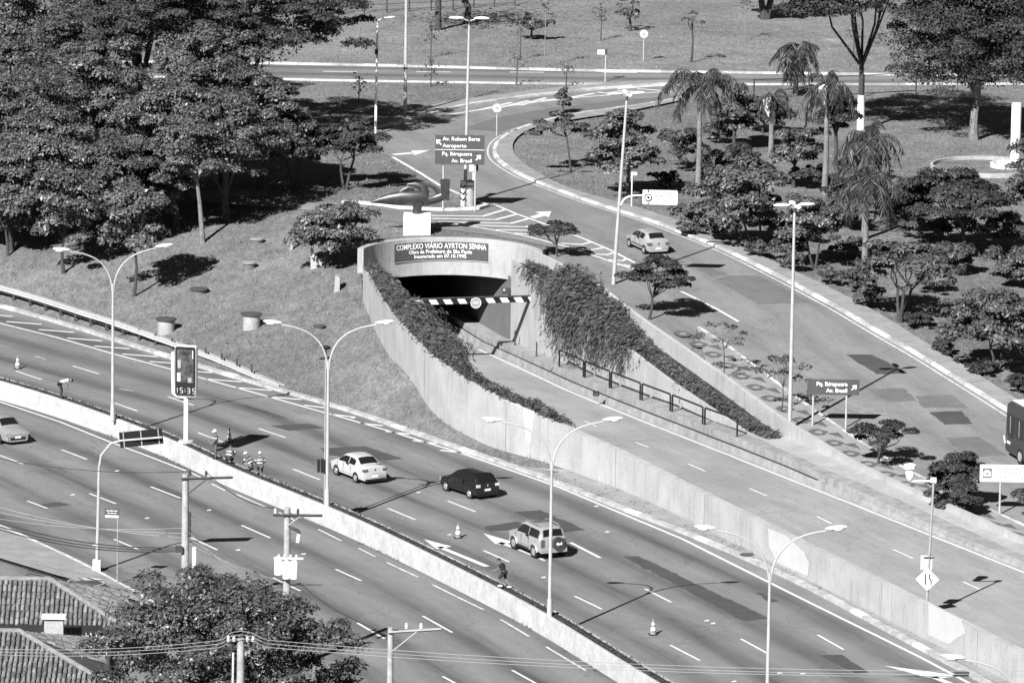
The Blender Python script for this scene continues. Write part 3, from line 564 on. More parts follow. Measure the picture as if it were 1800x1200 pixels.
rl2 = offset(RL, -.05); ribbon('edge_line', rl2, .18, ZR, .006, 'paint', ramp_road)
for q in [(1028,740,1048,749),(1117,777,1140,786),(1210,815,1240,828),(1317,858,1348,871),(1435,907,1462,920),(1570,965,1605,981),(1693,1022,1722,1035)]: ribbon('lane_dash', px(ZR, [q[:2], q[2:]]), .13, ZR, .006, 'paint', ramp_road)
for q in [((1330,903),(1400,897)),((1200,845),(1270,838)),((1090,777),(1200,770)),((900,668),(960,662))]: ribbon('joint', px(ZR, q), .25, ZR, .004, 'sidewalk', ramp_road)
# litter: small bright scraps on the carriageways
for i, (a, b) in enumerate([(620,735),(1048,890),(1067,935),(955,1015),(1242,1091),(1253,1096),(370,830),(205,828),(127,870),(367,897),(418,967),(258,911),(165,959),(533,974),(735,866),(790,940),(1370,1183),(1411,1184),(1290,1198)]):
    q = P(a, b); MB().add([(q[0] - .12, q[1] - .1, .012), (q[0] + .15, q[1] - .05, .02), (q[0] + .1, q[1] + .25, .03), (q[0] - .1, q[1] + .15, .012)], [(0, 1, 2, 3)]).build('litter_scrap', 'offwhite', road)
for q in [[(1268,907),(1268,895),(1275,896)]]: pass
# near footway wedge in front of the houses
ne = resample(NEAR, 60); seg_ = ne[(ne[:, 0] > -60) & (ne[:, 1] > 300)]
lo_ = [P(-150, 930)[:2], P(0,984)[:2], P(117,1019)[:2], P(250,1062)[:2], P(420,1120)[:2]]
structure(sheet('pavement', np.vstack([seg_[:, :2], lo_[::-1]]), flat0, .12, 'sidewalk', 2.))
k7 = structure(link(bpy.data.objects.new('kerb', None))); kerb_run(seg_[::-1], flat0, 'kerb_white', 3.0, .2, .14, k7, lambda i: i % 3 != 0)
structure(sheet('road', np.array([P(-200,925)[:2], P(0,986)[:2], P(117,1021)[:2], P(250,1064)[:2], P(420,1122)[:2], P(420,1300)[:2], P(-200,1300)[:2]]), flat0, .0, 'asphalt', 3.))

# paved strip between the avenue kerb and the ramp wall
kb = resample(KBACK, 300); ya = P(985,812,.5)[1]; kb = kb[(kb[:, 1] < ya) & (kb[:, 1] > 262)]; lo = resample(LWO, 300); lo = lo[(lo[:, 1] < ya - 1) & (lo[:, 1] > 262)]
strip = structure(sheet('pavement', np.vstack([kb[:, :2], offset(lo, -.03)[::-1, :2]]), H, .025, 'sidewalk', 1.3))
for i in range(4, len(kb) - 2, 7):
    j = int(np.argmin(np.linalg.norm(lo[:, :2] - kb[i, :2], axis=1))); ribbon('joint', np.array([kb[i, :2], lo[j, :2]]), .03, H, .03, 'asphalt_mid', strip)
for a, b in [(1313,975),(1690,1182)]:
    c = T(a, b); flat_poly('manhole_cover', [(c[0] + .42 * math.cos(k * .52), c[1] + .42 * math.sin(k * .52)) for k in range(12)], H, .034, 'asphalt_dark', strip, 5)
# ================================================================== VEGETATION
def unit(v): return v / np.maximum(np.linalg.norm(v, axis=-1, keepdims=True), 1e-9)
def leaf_quads(C, N, size, aspect, r, droop=None):
    """diamond leaves at C with normals N"""
    n = len(C); t = unit(np.cross(N, unit(r.normal(size=(n, 3))))); 
    if droop is not None: t = unit(t * (1 - droop) + np.array([0, 0, -1.]) * droop); 
    b = unit(np.cross(N, t)); l = size * r.uniform(.45, 1.45, (n, 1)); w_ = l * aspect
    bend = N * l * .18
    V = np.stack([C - t * l * .5, C + b * w_ * .5 + bend * .4, C + t * l * .5 - bend, C - b * w_ * .5 + bend * .4], 1).reshape(-1, 3)
    return V, np.arange(4 * n).reshape(-1, 4)
def tree(name, label, bx, by, box, leaf='leaf', n=6000, size=.26, asp=.55, flat=0., stems=1, group=None, limewash=0., bark='bark', lean=None, base=None, trunk_r=None, clump=.2, seed=None, dense=.55, fork=None, rdepth=1.0, cat='tree', gap=.0):
    r = np.random.default_rng(seed if seed is not None else int(bx * 7 + by * 13)); b = np.array(base) if base is not None else T(bx, by); s = scale_at(b); kz = s * math.cos(PITCH)
    x0, y0, x1, y1 = box; W = (x1 - x0) / s; top = (by - y0) / kz; bot = max((by - y1) / kz, .12 * top); cx = ((x0 + x1) / 2 - bx) / s; rz = (top - bot) / 2; cz = (top + bot) / 2; rx = W / 2
    root = thing(name, label, cat, b, 0, group)
    nc = int(np.clip(14 + rx * rz * 3.6 * (.16 / clump) ** 1.2, 14, 240)); d = unit(r.normal(size=(nc, 3))); d[:, 2] = np.where(d[:, 2] < (-.3 if flat else -.8), -d[:, 2], d[:, 2]); rad = r.uniform(dense, 1, (nc, 1)) ** .8
    lob = 1 + .22 * np.sin(d[:, :1] * 3.1 + 1.3 * seed_phase(bx)) * np.cos(d[:, 1:2] * 2.7 + bx) 
    c = d * rad * lob * np.array([rx * .9, rx * .9 * rdepth, rz * .88])
    if flat: c[:, 2] = np.where(c[:, 2] < 0, c[:, 2] * (1 - flat), c[:, 2]); 
    if gap: c = c[r.uniform(size=len(c)) > gap]; nc = len(c)
    cr = (rx * rz) ** .5 * clump * 1.35 * r.uniform(.65, 1.35, nc); m = max(1, n // nc)
    dd = unit(r.normal(size=(nc, m, 3))); rr = r.uniform(.55, 1, (nc, m, 1)); dd[..., 2] = np.where(dd[..., 2] < -.25, -dd[..., 2] * .6, dd[..., 2])
    sq = np.array([1.25, 1.25, .5 if flat else .85]); pos = c[:, None] + dd * rr * cr[:, None, None] * sq
    out = unit(c)[:, None] * np.array([1, 1, 1.]); N = unit(dd * .7 + out * .2 + np.array([0, -.1, .7]) + r.normal(size=dd.shape) * .38)
    pos = pos.reshape(-1, 3); N = N.reshape(-1, 3)
    if flat < .3 and not gap:                # leaves inside the crown
        m2 = n // 8; di = unit(r.normal(size=(m2, 3))) * r.uniform(.1, .72, (m2, 1)) * [rx * .85, rx * .85 * rdepth, rz * .85]; pos = np.vstack([pos, di]); N = np.vstack([N, unit(r.normal(size=(m2, 3)) + [0, 0, .5])])
    pos = pos + np.array([cx, 0, cz]); V, Fq = leaf_quads(pos, N.reshape(-1, 3), size, asp, r)
    # trunk and limbs
    mb = MB(); tr = trunk_r or max(.05, .018 * top + .012 * W); fk = fork if fork is not None else bot + (.25 if flat else .15) * (top - bot)
    k = np.argsort(-(c[:, 2] + r.uniform(0, rz * .5, nc)))[: (5 if rx < 1.5 else 9)]; tips = c[k] * .8 + np.array([cx, 0, cz])
    for st in range(stems):
        a0 = 2 * math.pi * st / max(stems, 1) + .4; sp = 0 if stems == 1 else .06 * top
        f_ = Vector((cx * .45 + math.cos(a0) * sp * 1.6, math.sin(a0) * sp * 1.6, fk)); b0 = Vector((math.cos(a0) * sp * .15, math.sin(a0) * sp * .15, -.1)); j = Vector((r.uniform(-.04, .04) * top, r.uniform(-.04, .04) * top, 0)) * (0 if limewash else 1)
        tk = tr if stems == 1 else tr * .6; mb.tube([b0, b0.lerp(f_, .3) + j * .4, b0.lerp(f_, .65) + j * .5, f_], [tk * 1.25, tk, tk * .85, tk * .7], 8)
        for i, tp in enumerate(tips):
            if stems > 1 and i % stems != st: continue
            tp = Vector(tp); mid = f_.lerp(tp, .5) + Vector((r.uniform(-.1, .1) * rx, r.uniform(-.1, .1) * rx, -.06 * rz if not flat else -.16 * rz)); mb.tube([f_ - Vector((0, 0, tk)), mid, tp], [tk * .55, tk * .36, tk * .12], 6)
            for q in range(2):
                e = mid.lerp(tp, .3 + .3 * q); e2 = Vector(c[int(r.integers(nc))] * .85 + np.array([cx, 0, cz])); e2 = e.lerp(e2, min(1, rx * .5 / max((e2 - e).length, .1))); mb.tube([e, e.lerp(e2, .5) + Vector((0, 0, .05 * rz)), e2], [tk * .25, tk * .16, tk * .06], 5)
    mb.build('trunk', bark, root, True)
    if limewash: MB().tube([(0, 0, 0), tuple(f_ * (limewash / fk))], [tr * 1.26, tr * 1.06], 12).build('limewash_band', 'limewash', root, True)
    link(bpy.data.objects.new('crown', fast_mesh('crown', V, Fq, leaf)), root)
    return root
def seed_phase(x): return (x * .37) % 6.28
GR = 'trees of the grove above the grass slope'
grove = 'dense dark broadleaf tree in the grove above the grass slope'
for bx, by, box in [(60,380,(-70,120,150,330)),(170,330,(70,70,280,260)),(30,290,(-80,60,120,240)),(260,385,(160,150,360,345)),(110,420,(-30,200,200,390)),(330,360,(225,105,440,310)),(20,440,(-70,265,90,425)),(195,435,(105,235,300,400)),(455,335,(385,125,550,285)),(10,190,(-90,-30,120,150)),(310,400,(230,230,360,370)),(120,250,(10,20,220,190)),(390,320,(300,110,480,260)),(370,290,(250,40,470,205)),(180,215,(70,-20,280,130))]:
    tree('broadleaf_tree', grove, bx, by, box, 'leaf_gloss' if bx % 3 else 'leaf', 21000, .24, .5, group=GR, clump=.14, trunk_r=.22)
tree('broadleaf_tree', 'broad dark tree with forked trunk standing in its own shade on the grove edge', 400, 388, (250,170,530,330), 'leaf_gloss', 20000, .24, .5, trunk_r=.28, clump=.14, fork=2.0)
tree('broadleaf_tree', 'tall thin pale-trunked tree beside the forked tree on the grove edge', 356, 427, (270,210,395,335), 'leaf_gloss', 7500, .24, .5, trunk_r=.17, bark='bark_light')
tree('broadleaf_tree', 'small twin-stemmed tree shading the lawn between grove and dark sculpture', 517, 336, (440,205,590,300), 'leaf', 6000, .3, stems=2, clump=.19)
tree('broadleaf_tree', 'low spreading tree at the road edge left of the dark sculpture', 607, 334, (535,205,692,305), 'leaf_fine', 6000, .3, flat=.4, clump=.19, stems=2)
tree('bushy_tree', 'low bushy glossy-leaved tree behind the broken white panels near the portal', 575, 470, (498,348,662,452), 'leaf_gloss', 7000, .27, clump=.2)
tree('young_tree', 'small round tree on a thin stem casting its shadow on the slope', 235, 521, (178,315,302,462), 'leaf_gloss', 5500, .28, trunk_r=.11, clump=.2)
tree('young_tree', 'small round tree next to another on the upper slope by the guard rail', 112, 481, (45,285,178,438), 'leaf_gloss', 5500, .28, trunk_r=.12, clump=.2)
tree('young_tree', 'thin young tree past the two round slope trees, near the guard rail', 14, 450, (-50,320,60,420), 'leaf_gloss', 3500, .28, trunk_r=.1)
tree('umbrella_tree', 'very wide flat-topped tree spreading its crown beyond the grove', 430, 245, (90,-80,665,178), 'leaf_fine', 80000, .27, .45, flat=.15, clump=.085, trunk_r=.4, fork=2.0)
tree('umbrella_tree', 'wide fine-leaved tree behind the grove, its crown merging with the flat-topped one', 250, 190, (60,-90,430,110), 'leaf_fine', 40000, .27, .45, flat=.2, clump=.09, trunk_r=.35, fork=2.)
# right park
tree('umbrella_tree', 'tall fine-leaved park tree with forking limbs and whitewashed lower trunk', 1513, 228, (1340,-90,1680,95), 'leaf_fine', 30000, .27, .4, flat=.5, limewash=2.6, trunk_r=.24, fork=5.0, clump=.15)
tree('dark_tree', 'huge dark drooping tree throwing a black shadow over the park lawn', 1712, 246, (1560,-60,1890,225), 'leaf_fine', 48000, .27, .4, clump=.13, trunk_r=.33, bark='bark_light', fork=3.2, dense=.4)
tree('dark_tree', 'dark tree with a paired trunk at the far end of the park lawn', 1345, 34, (1270,-110,1420,-2), 'leaf_fine', 3500, .5, stems=2, trunk_r=.5)
tree('bushy_tree', 'dense glossy egg-shaped tree beside the footway behind the tall lamp mast', 1108, 347, (1028,182,1172,342), 'leaf_gloss', 14000, .24, clump=.16, trunk_r=.16)
tree('young_tree', 'loose low tree on the lawn inside the road bend', 1004, 302, (928,203,1040,252), 'leaf', 2600, .3, flat=.3, trunk_r=.07, gap=.2)
tree('young_tree', 'little cone-shaped tree on the kerb of the road bend', 990, 200, (977,152,1003,194), 'leaf', 900, .3, trunk_r=.05)
tree('bushy_tree', 'rounded tree behind the drooping palm near the park fence', 1290, 262, (1245,132,1335,250), 'leaf', 9000, .25)
tree('bushy_tree', 'big glossy-leaved tree at the footway right of the silver hatchback', 1333, 437, (1212,283,1400,412), 'leaf_gloss', 15000, .25, clump=.16, stems=2, trunk_r=.16)
tree('bushy_tree', 'glossy-leaved tree crowding the second mast by the footway', 1432, 472, (1365,342,1485,436), 'leaf_gloss', 9000, .24, stems=2, trunk_r=.14)
tree('spreading_tree', 'open tree with many splayed stems at the footway below the park', 1583, 566, (1485,420,1705,535), 'leaf', 7500, .28, flat=.3, stems=3, clump=.19, trunk_r=.2, gap=.15)
tree('spreading_tree', 'leaning two-stemmed tree on the footway verge by the bus', 1750, 655, (1660,505,1850,625), 'leaf', 7000, .28, stems=2, clump=.19, trunk_r=.15)
tree('spreading_tree', 'wide low park tree in front of the round stone basin', 1703, 449, (1550,300,1800,420), 'leaf_fine', 18000, .24, flat=.4, clump=.18, trunk_r=.16)
tree('bushy_tree', 'dark bush-like tree below the white park column', 1815, 420, (1755,250,1880,400), 'leaf', 9000, .25)
tree('bushy_tree', 'small tree among the palms on the park lawn', 1395, 330, (1345,215,1450,300), 'leaf_gloss', 7000, .24)
tree('bushy_tree', 'mid-height tree behind the palms beside the park fence', 1470, 300, (1425,140,1505,250), 'leaf_fine', 7000, .24)
for lb, bx, by, box, n_, lf in [('spiky undergrowth clump at the foot of the drooping palm', 1262, 330, (1205,262,1320,325), 5000, 'leaf_light'), ('dense shrub mass between the palms above the footway', 1475, 402, (1425,345,1545,398), 5000, 'leaf'), ('broad shrub under the feathery palm near the basin', 1590, 405, (1535,330,1655,400), 6000, 'leaf_fine'), ('low shrubs along the lawn below the basin', 1660, 480, (1600,425,1720,475), 4500, 'leaf'), ('tangled shrub behind the low wire fence', 1780, 500, (1720,430,1850,495), 5500, 'leaf'), ('leafy shrub behind the glossy footway tree', 1378, 462, (1345,405,1420,458), 3000, 'leaf_light'), ('shrub growth beside the park fence behind the palms', 1340, 235, (1300,165,1395,232), 4500, 'leaf_fine'), ('shrub belt at the lower footway verge near the fence', 1720, 600, (1680,545,1790,596), 3500, 'leaf'), ('tall shrub behind the egg-shaped tree', 1190, 300, (1160,215,1235,292), 5000, 'leaf')]: tree('shrub', lb, bx, by, box, lf, n_, .22, cat='shrub', trunk_r=.06)
tree('shrub', 'low leafy shrub beside the footway near the silver hatchback', 1222, 402, (1180,352,1268,398), 'leaf_light', 2200, .25, cat='shrub')
tree('shrub', 'low shrub under the splayed-stem tree by the footway', 1508, 512, (1472,470,1550,508), 'leaf', 1500, .22, cat='shrub')
tree('young_tree', 'thin tree with small crown on the lower footway verge', 1668, 592, (1655,520,1720,570), 'leaf', 1500, .25, trunk_r=.08)
ru = np.random.default_rng(3); ug = [(1215,415,40),(1270,425,46),(1330,452,40),(1395,478,44),(1460,500,40),(1530,540,46),(1610,575,44),(1660,625,40),(1730,660,36),(1790,690,40),(1250,345,60),(1310,395,50),(1380,420,56),(1490,450,60),(1555,470,50),(1440,395,60),(1300,300,55),(1425,330,60),(1480,360,55),(1560,380,60),(1620,420,60),(1690,425,70),(1770,440,70),(1640,515,50),(1790,560,60),(1260,250,50),(1170,330,45)]
for a, b, w_ in ug: hgt = w_ * ru.uniform(.55, .95); tree('undergrowth_shrub', 'scrubby undergrowth shrub among the park trees along the footway', a, b, (a - w_ * .75, b - hgt, a + w_ * .75, b - 3), ['leaf', 'leaf_fine', 'leaf_light'][int(ru.integers(3))], int(w_ * 50), .2, cat='shrub', trunk_r=.05, group='undergrowth along the footway')
# between ramp and upper road
tree('umbrella_tree', 'small flat-crowned tree growing beside the portal parapet', 980, 452, (918,388,1034,438), 'leaf_fine', 4500, .2, .5, flat=.7, trunk_r=.08, fork=.9, clump=.2, dense=.4)
tree('umbrella_tree', 'dark layered tree rising over the vines next to the hatched marking', 1140, 562, (1088,440,1218,555), 'leaf_fine', 7000, .2, .5, flat=.3, trunk_r=.09, clump=.2, dense=.3)
tree('umbrella_tree', 'small layered tree on the patterned footway beside the two-post sign', 1544, 818, (1488,733,1614,805), 'leaf_fine', 5500, .19, .5, flat=.5, trunk_r=.08, clump=.21, dense=.35)
tree('bushy_tree', 'dense dark tree breaking through the parapet by the camera pole', 1692, 890, (1618,788,1752,885), 'leaf_fine', 12000, .19, clump=.17, trunk_r=.1, dense=.35, rdepth=.5)
tree('bushy_tree', 'dark tree behind the white speed enforcement sign', 1838, 915, (1775,848,1910,925), 'leaf_fine', 8000, .19, clump=.18, rdepth=.45)
tree('shrub', 'low dark shrub spilling over the parapet under the camera-pole tree', 1682, 908, (1632,846,1738,912), 'leaf_fine', 6000, .18, clump=.2, cat='shrub', trunk_r=.05, rdepth=.6)
tree('sapling', 'thin sapling with sparse leaves on the patterned footway', 1272, 668, (1210,568,1330,620), 'leaf_light', 420, .2, trunk_r=.035, clump=.16, cat='sapling', gap=.4)
tree('sapling', 'dark sapling leaning beside the lower tall mast', 1373, 727, (1318,615,1438,690), 'leaf', 650, .2, trunk_r=.04, clump=.15, cat='sapling', gap=.3)
# foreground
tree('bushy_tree', 'large glossy tree filling the foreground beside the tiled houses', 405, 1440, (160,982,640,1370), 'leaf_dark', 60000, .19, .5, clump=.095, trunk_r=.3, dense=.55, base=P(405,1440,0))
# distant saplings and small lawn trees
tree('young_tree', 'little spreading tree on the far lawn beside the tall pole', 934, 70, (900,25,972,60), 'leaf', 900, .4, flat=.3, trunk_r=.1)
tree('bare_tree', 'thin bare-branched tree at the back of the far lawn', 1107, 55, (1080,-10,1130,40), 'leaf', 220, .3, trunk_r=.13, gap=.3)
tree('bare_tree', 'tall thin bare tree on the far lawn beside the far road', 1215, 110, (1195,15,1240,60), 'leaf', 120, .25, trunk_r=.09, gap=.4)
for k, (a, b, t_) in enumerate([(770,53,-40),(820,42,-40)]):
    q = T(a, b); s = scale_at(q); h = (b - t_) / s; rt = thing('tree_trunk', ['straight grey tree trunk by the far park fence', 'crooked dark tree trunk by the far park fence'][k], 'tree', q)
    MB().tube([(0, 0, -.1), (.15 * k, 0, h * .35), (-.35 * k, 0, h * .6), (.1, 0, h)], [.3, .26, .24, .2], 9).build('trunk', 'bark', rt, True)
    rr = np.random.default_rng(k); pos = rr.normal(size=(900, 3)) * [2.2, 2.2, .8] + [0, 0, h + .6]; V, Fq = leaf_quads(pos, unit(rr.normal(size=(900, 3)) + [0, 0, .8]), .4, .5, rr); link(bpy.data.objects.new('crown', fast_mesh('crown', V, Fq, 'leaf')), rt)
for a, b, t_ in [(757,102,55),(914,106,45),(957,118,-5),(757,152,118),(908,150,100),(995,152,118),(630,195,140),(1310,70,-5),(1056,72,18),(1500,98,55)]:
    q = T(a, b); s = scale_at(q); h = (b - t_) / s; rt = thing('sapling', 'thin staked sapling standing on the lawns along the far road', 'sapling', q, 0, 'staked saplings along the far road')
    MB().tube([(0, 0, -.1), (.03, 0, h * .5), (.05, 0, h)], [.06, .05, .03], 6).build('trunk', 'bark_light' if h > 3 else 'bark', rt); rr = np.random.default_rng(int(a)); pos = rr.normal(size=(60, 3)) * [.35, .35, .4] + [0, 0, h * .9]; V, Fq = leaf_quads(pos, unit(rr.normal(size=(60, 3)) + [0, 0, .5]), .25, .5, rr); link(bpy.data.objects.new('crown', fast_mesh('crown', V, Fq, 'leaf')), rt)
# palms
def palm(label, bx, by, ty, wpx, drop=.9, fan=False, sheath=False, nfr=17):
    r = np.random.default_rng(int(bx + by)); b = T(bx, by); s = scale_at(b); h = (by - ty) / s; L = wpx / s / 2 * 1.25; rt = thing('palm_tree', label, 'palm', b)
    MB().tube([(0, 0, -.1), (.03 * h * .3, 0, h * .4), (0, 0, h)], [.24, .19, .15], 10).build('trunk', 'bark_light', rt, True)
    Cs, Ts, Ns, Ls = [], [], [], []; st = MB()
    for k in range(nfr):
        az = k * 2.4 + r.uniform(-.2, .2); L_k = r.uniform(.6, 1.15); drop_k = r.uniform(.6, 1.35); el = r.uniform(-.1, 1.25) if not fan else r.uniform(-.9, 1.2); u = np.array([math.cos(az), math.sin(az), 0]); p_ = np.array([0, 0, h]); d = u * math.cos(el) + np.array([0, 0, math.sin(el)]); pts = [p_]
        for i in range(11):
            p_ = p_ + d * L * L_k / 11 * (1.15 if not fan else .95); d = unit(d + np.array([0, 0, -1]) * (.17 * drop + .05 * i * drop * .6) * drop_k); pts.append(p_)
        st.tube([tuple(q) for q in pts], [.045 * (1 - i / 13) for i in range(len(pts))], 4, False)
        side = np.cross(u, [0, 0, 1.])
        for i in range(2 if not fan else 6, len(pts) - 1):
            for j in range(4):
                q = pts[i] + (pts[i+1] - pts[i]) * j / 4
                for sg in (-1, 1):
                    t_ = unit(side * sg * .75 + np.array([0, 0, -.7 * drop]) + unit(pts[i+1] - pts[i]) * .5 + r.normal(size=3) * .2); l_ = (.95 if not fan else 1.1) * L * .26 * r.uniform(.7, 1.2); Cs.append(q + t_ * l_ / 2); Ts.append(t_); Ls.append(l_); Ns.append(unit(np.cross(t_, r.normal(size=3))))
    Cs, Ts, Ns, Ls = map(np.array, (Cs, Ts, Ns, Ls)); B = unit(np.cross(Ns, Ts)); Ls = Ls[:, None]; wd = .035
    V = np.stack([Cs - Ts * Ls / 2, Cs + B * wd, Cs + Ts * Ls / 2 - [0, 0, .06], Cs - B * wd], 1).reshape(-1, 3)
    link(bpy.data.objects.new('fronds', fast_mesh('fronds', V, np.arange(len(V)).reshape(-1, 4), 'leaf_palm')), rt); st.build('frond_stalks', 'leaf_palm', rt)
    if sheath: MB().tube([(-.15, -.1, h - 1.3), (-.28, -.2, h - .6), (-.3, -.22, h - .15), (-.1, -.1, h + .05)], [.1, .3, .36, .15], 9).build('leaf_sheath', 'limewash', rt, True)
palm('palm with long drooping fronds and thick stem beside the park footway', 1226, 347, 150, 130, 1.15, nfr=22)
palm('slim palm with a broken bright leaf sheath and few hanging fronds', 1354, 288, 172, 75, 1.4, sheath=True, nfr=9)
palm('tall grey palm with a swollen bright sheath under thick fronds', 1449, 342, 150, 110, 1.4, sheath=True, nfr=15)
palm('short feathery palm hanging over the round basin edge', 1519, 420, 252, 125, 1.3, nfr=20)
palm('feathery palm with arching fronds behind the second tall mast', 1519, 475, 318, 130, 1.2, nfr=22)
palm('fan palm with a skirt of dead leaves before the far lawn', 1398, 168, 92, 88, .9, True, nfr=42)
# ---- climbing plants: strands of small leaves
def vine(name, label, pts, outs, n, up, drop, outw, dens, leafsz=.16):
    """pts: polyline on the wall crown (n x 3); outs: horizontal direction the plant hangs to; up, drop, outw, dens: metres along t = 0..1"""
    r = np.random.default_rng(len(pts) + n); C, Tn = [], []; s = plen(pts); tot = s[-1]; f = lambda tb, t: float(np.interp(t, *tb)); nl_ = 30; lump = r.uniform(.3, 1.35, nl_)
    while len(C) < n:
        t = r.uniform(0, 1)
        if r.uniform() > f(dens, t): continue
        k = float(np.interp(t * (nl_ - 1), np.arange(nl_), lump))
        p_ = np.array([np.interp(t * tot, s, pts[:, i]) for i in range(3)]); o = np.array([np.interp(t * tot, s, outs[:, i]) for i in range(2)]); o = np.append(o, 0); al = np.array([-o[1], o[0], 0])
        h = f(up, t) * k * r.uniform(.1, 1); dr = f(drop, t) * (.4 + .6 * k) * r.uniform(.15, 1) ** 1.2; ow = f(outw, t) * k * r.uniform(.1, 1); sd = r.normal() * .5; m = 18; st = p_ + o * r.uniform(-.3, .3)
        for i in range(m):
            a = i / (m - 1); q = st + o * ow * math.sin(a * 1.57) + al * sd * a + np.array([0, 0, h * math.sin(min(1, a * 2.0) * 1.57) - (dr + h) * max(0, a - .35) ** 1.5 * 1.9]); C.append(q + r.normal(size=3) * .07); Tn.append(unit(o * .6 + al * sd * .5 + np.array([0, 0, .7 - 2.0 * a]) + r.normal(size=3) * .3))
    C, Tn = np.array(C), np.array(Tn); N = unit(np.cross(Tn, r.normal(size=C.shape)) + [0, -.2, .35]); B = unit(np.cross(N, Tn)); l = leafsz * r.uniform(.6, 1.6, (len(C), 1)); wv = l * .22
    V = np.stack([C - Tn * l / 2, C + B * wv / 2, C + Tn * l / 2, C - B * wv / 2], 1).reshape(-1, 3)
    return tag(link(bpy.data.objects.new(name, fast_mesh(name, V, np.arange(len(V)).reshape(-1, 4), 'leaf_vine'))), label, 'vine')
k = LWI[(LWI[:, 1] > P(1000,745,2.85)[1])]; nl = normals(k); sk_ = plen(k)
def tl(pl, lst):          # (pixel x -> value) table along a polyline
    xs = np.array([900 + F_PX * (q[0]) / ((q - [0, 0, CAM_H]) @ _F) for q in pl]); s = plen(pl) / plen(pl)[-1]; return ([float(np.interp(x, xs, s)) for x, v in lst], [v for x, v in lst])
vine('hanging_vine', 'dark feathery creeper hanging inside the curved left ramp wall', k, nl, 46000, tl(k, [(648,.4),(690,.7),(730,.7),(800,.6),(1000,.45)]), tl(k, [(648,.8),(690,2.),(730,2.4),(780,1.6),(850,1.2),(1000,.6)]), tl(k, [(648,.6),(675,1.6),(700,2.9),(730,2.9),(760,1.9),(800,1.1),(900,.9),(1000,.5)]), tl(k, [(648,.5),(690,1.),(740,1.),(780,.6),(850,.45),(1000,.3)]), .3)
i1 = int(np.searchsorted(TOPW[:, 1] * -1, -P(1368,760,2.2)[1])); mid = (TOPW[:i1] * .4 + LEDGE[:i1] * .6); ov = unit(TOPW[:i1, :2] - LEDGE[:i1, :2])
vine('hanging_vine', 'thick feathery creeper spilling over the right ramp wall under the parapet', mid, ov, 90000, tl(mid, [(920,.2),(950,.7),(985,1.0),(1020,2.2),(1090,2.3),(1115,1.4),(1140,.7),(1200,.4),(1240,.5),(1368,.3)]), tl(mid, [(920,.5),(950,1.),(975,2.2),(1000,3.6),(1060,3.8),(1090,3.2),(1120,2.2),(1150,1.5),(1200,1.2),(1230,1.5),(1270,1.),(1368,.6)]), tl(mid, [(920,.4),(960,.9),(990,2.0),(1020,2.8),(1090,2.8),(1130,1.9),(1160,1.2),(1200,.9),(1235,1.2),(1290,.8),(1368,.5)]), tl(mid, [(920,.0),(940,.1),(960,.35),(985,.5),(1010,1.),(1090,1.),(1130,.6),(1160,.35),(1188,.1),(1200,.03),(1215,.3),(1250,.4),(1285,.12),(1310,.06),(1325,.25),(1368,.25)]), .3)
# median planting, grass: uncountable
r = np.random.default_rng(5); mm = vis(MED, 285, 470); s = plen(mm); nn = normals(mm); cnt = 4200
t = r.uniform(0, s[-1], cnt); base = np.stack([np.interp(t, s, mm[:, 0]), np.interp(t, s, mm[:, 1])], 1); nv = np.stack([np.interp(t, s, nn[:, 0]), np.interp(t, s, nn[:, 1])], 1); base += nv * r.uniform(.22, .78, (cnt, 1))
dn = .5 + .5 * np.sin(t * .31) * np.sin(t * .13 + 1); keep = r.uniform(size=cnt) < dn + .25; base = base[keep]; c = np.column_stack([base, MED_Z + r.uniform(-.02, .12, len(base))]); V, Fq = leaf_quads(c, unit(r.normal(size=c.shape) + [0, 0, .8]), .13, .5, r)
o = link(bpy.data.objects.new('ground_cover', fast_mesh('ground_cover', V, Fq, 'leaf_fine'))); o['kind'] = 'stuff'; o['label'] = 'scrubby ground cover in the median planter'; o['category'] = 'ground cover'
# weeds at the foot of the median wall, and grass tufts on lawns and slope
t = r.uniform(0, s[-1], 1500); base = np.stack([np.interp(t, s, mm[:, 0]), np.interp(t, s, mm[:, 1])], 1) - np.stack([np.interp(t, s, nn[:, 0]), np.interp(t, s, nn[:, 1])], 1) * r.uniform(.08, .3, (1500, 1)); base = base[np.sin(t * .7) + np.sin(t * .23) > .5]
c = np.column_stack([base, r.uniform(.02, .1, len(base))]); V, Fq = leaf_quads(c, unit(r.normal(size=c.shape) + [0, 0, .8]), .12, .5, r); o = link(bpy.data.objects.new('weeds', fast_mesh('weeds', V, Fq, 'grass_blade'))); o['kind'] = 'stuff'; o['label'] = 'weeds along the foot of the median wall'; o['category'] = 'weeds'
road_polys = [upoly, swp, csw, np.vstack([FN[:, :2], FF[::-1, :2]])]
gx = r.uniform(-45, 45, 150000); gy = r.uniform(300, 520, 150000); gy = gy; ok = inside(gpoly, gx, gy)
for pl_ in road_polys: ok &= ~inside(pl_, gx, gy)
ok &= (dist_to(resample(KBACK, 30), gx, gy) > .4); cl = np.sin(gx * .9 + 1.3 * np.sin(gy * .35)) * np.sin(gy * .6 + gx * .3) + r.normal(size=len(gx)) * .6; ok &= cl > -.35; gx, gy = gx[ok], gy[ok]
hz = H(gx, gy); n = len(gx); a = r.uniform(0, 6.28, n); ln = r.uniform(.04, .13, n); C = np.column_stack([gx, gy, hz]); sd = np.column_stack([np.cos(a), np.sin(a), 0 * a]); V = np.stack([C - sd * ln[:, None] * .5 - [0, 0, .02], C + sd * ln[:, None] * .5 - [0, 0, .02], C + np.column_stack([r.normal(size=n) * .06, r.normal(size=n) * .06, ln])], 1).reshape(-1, 3)
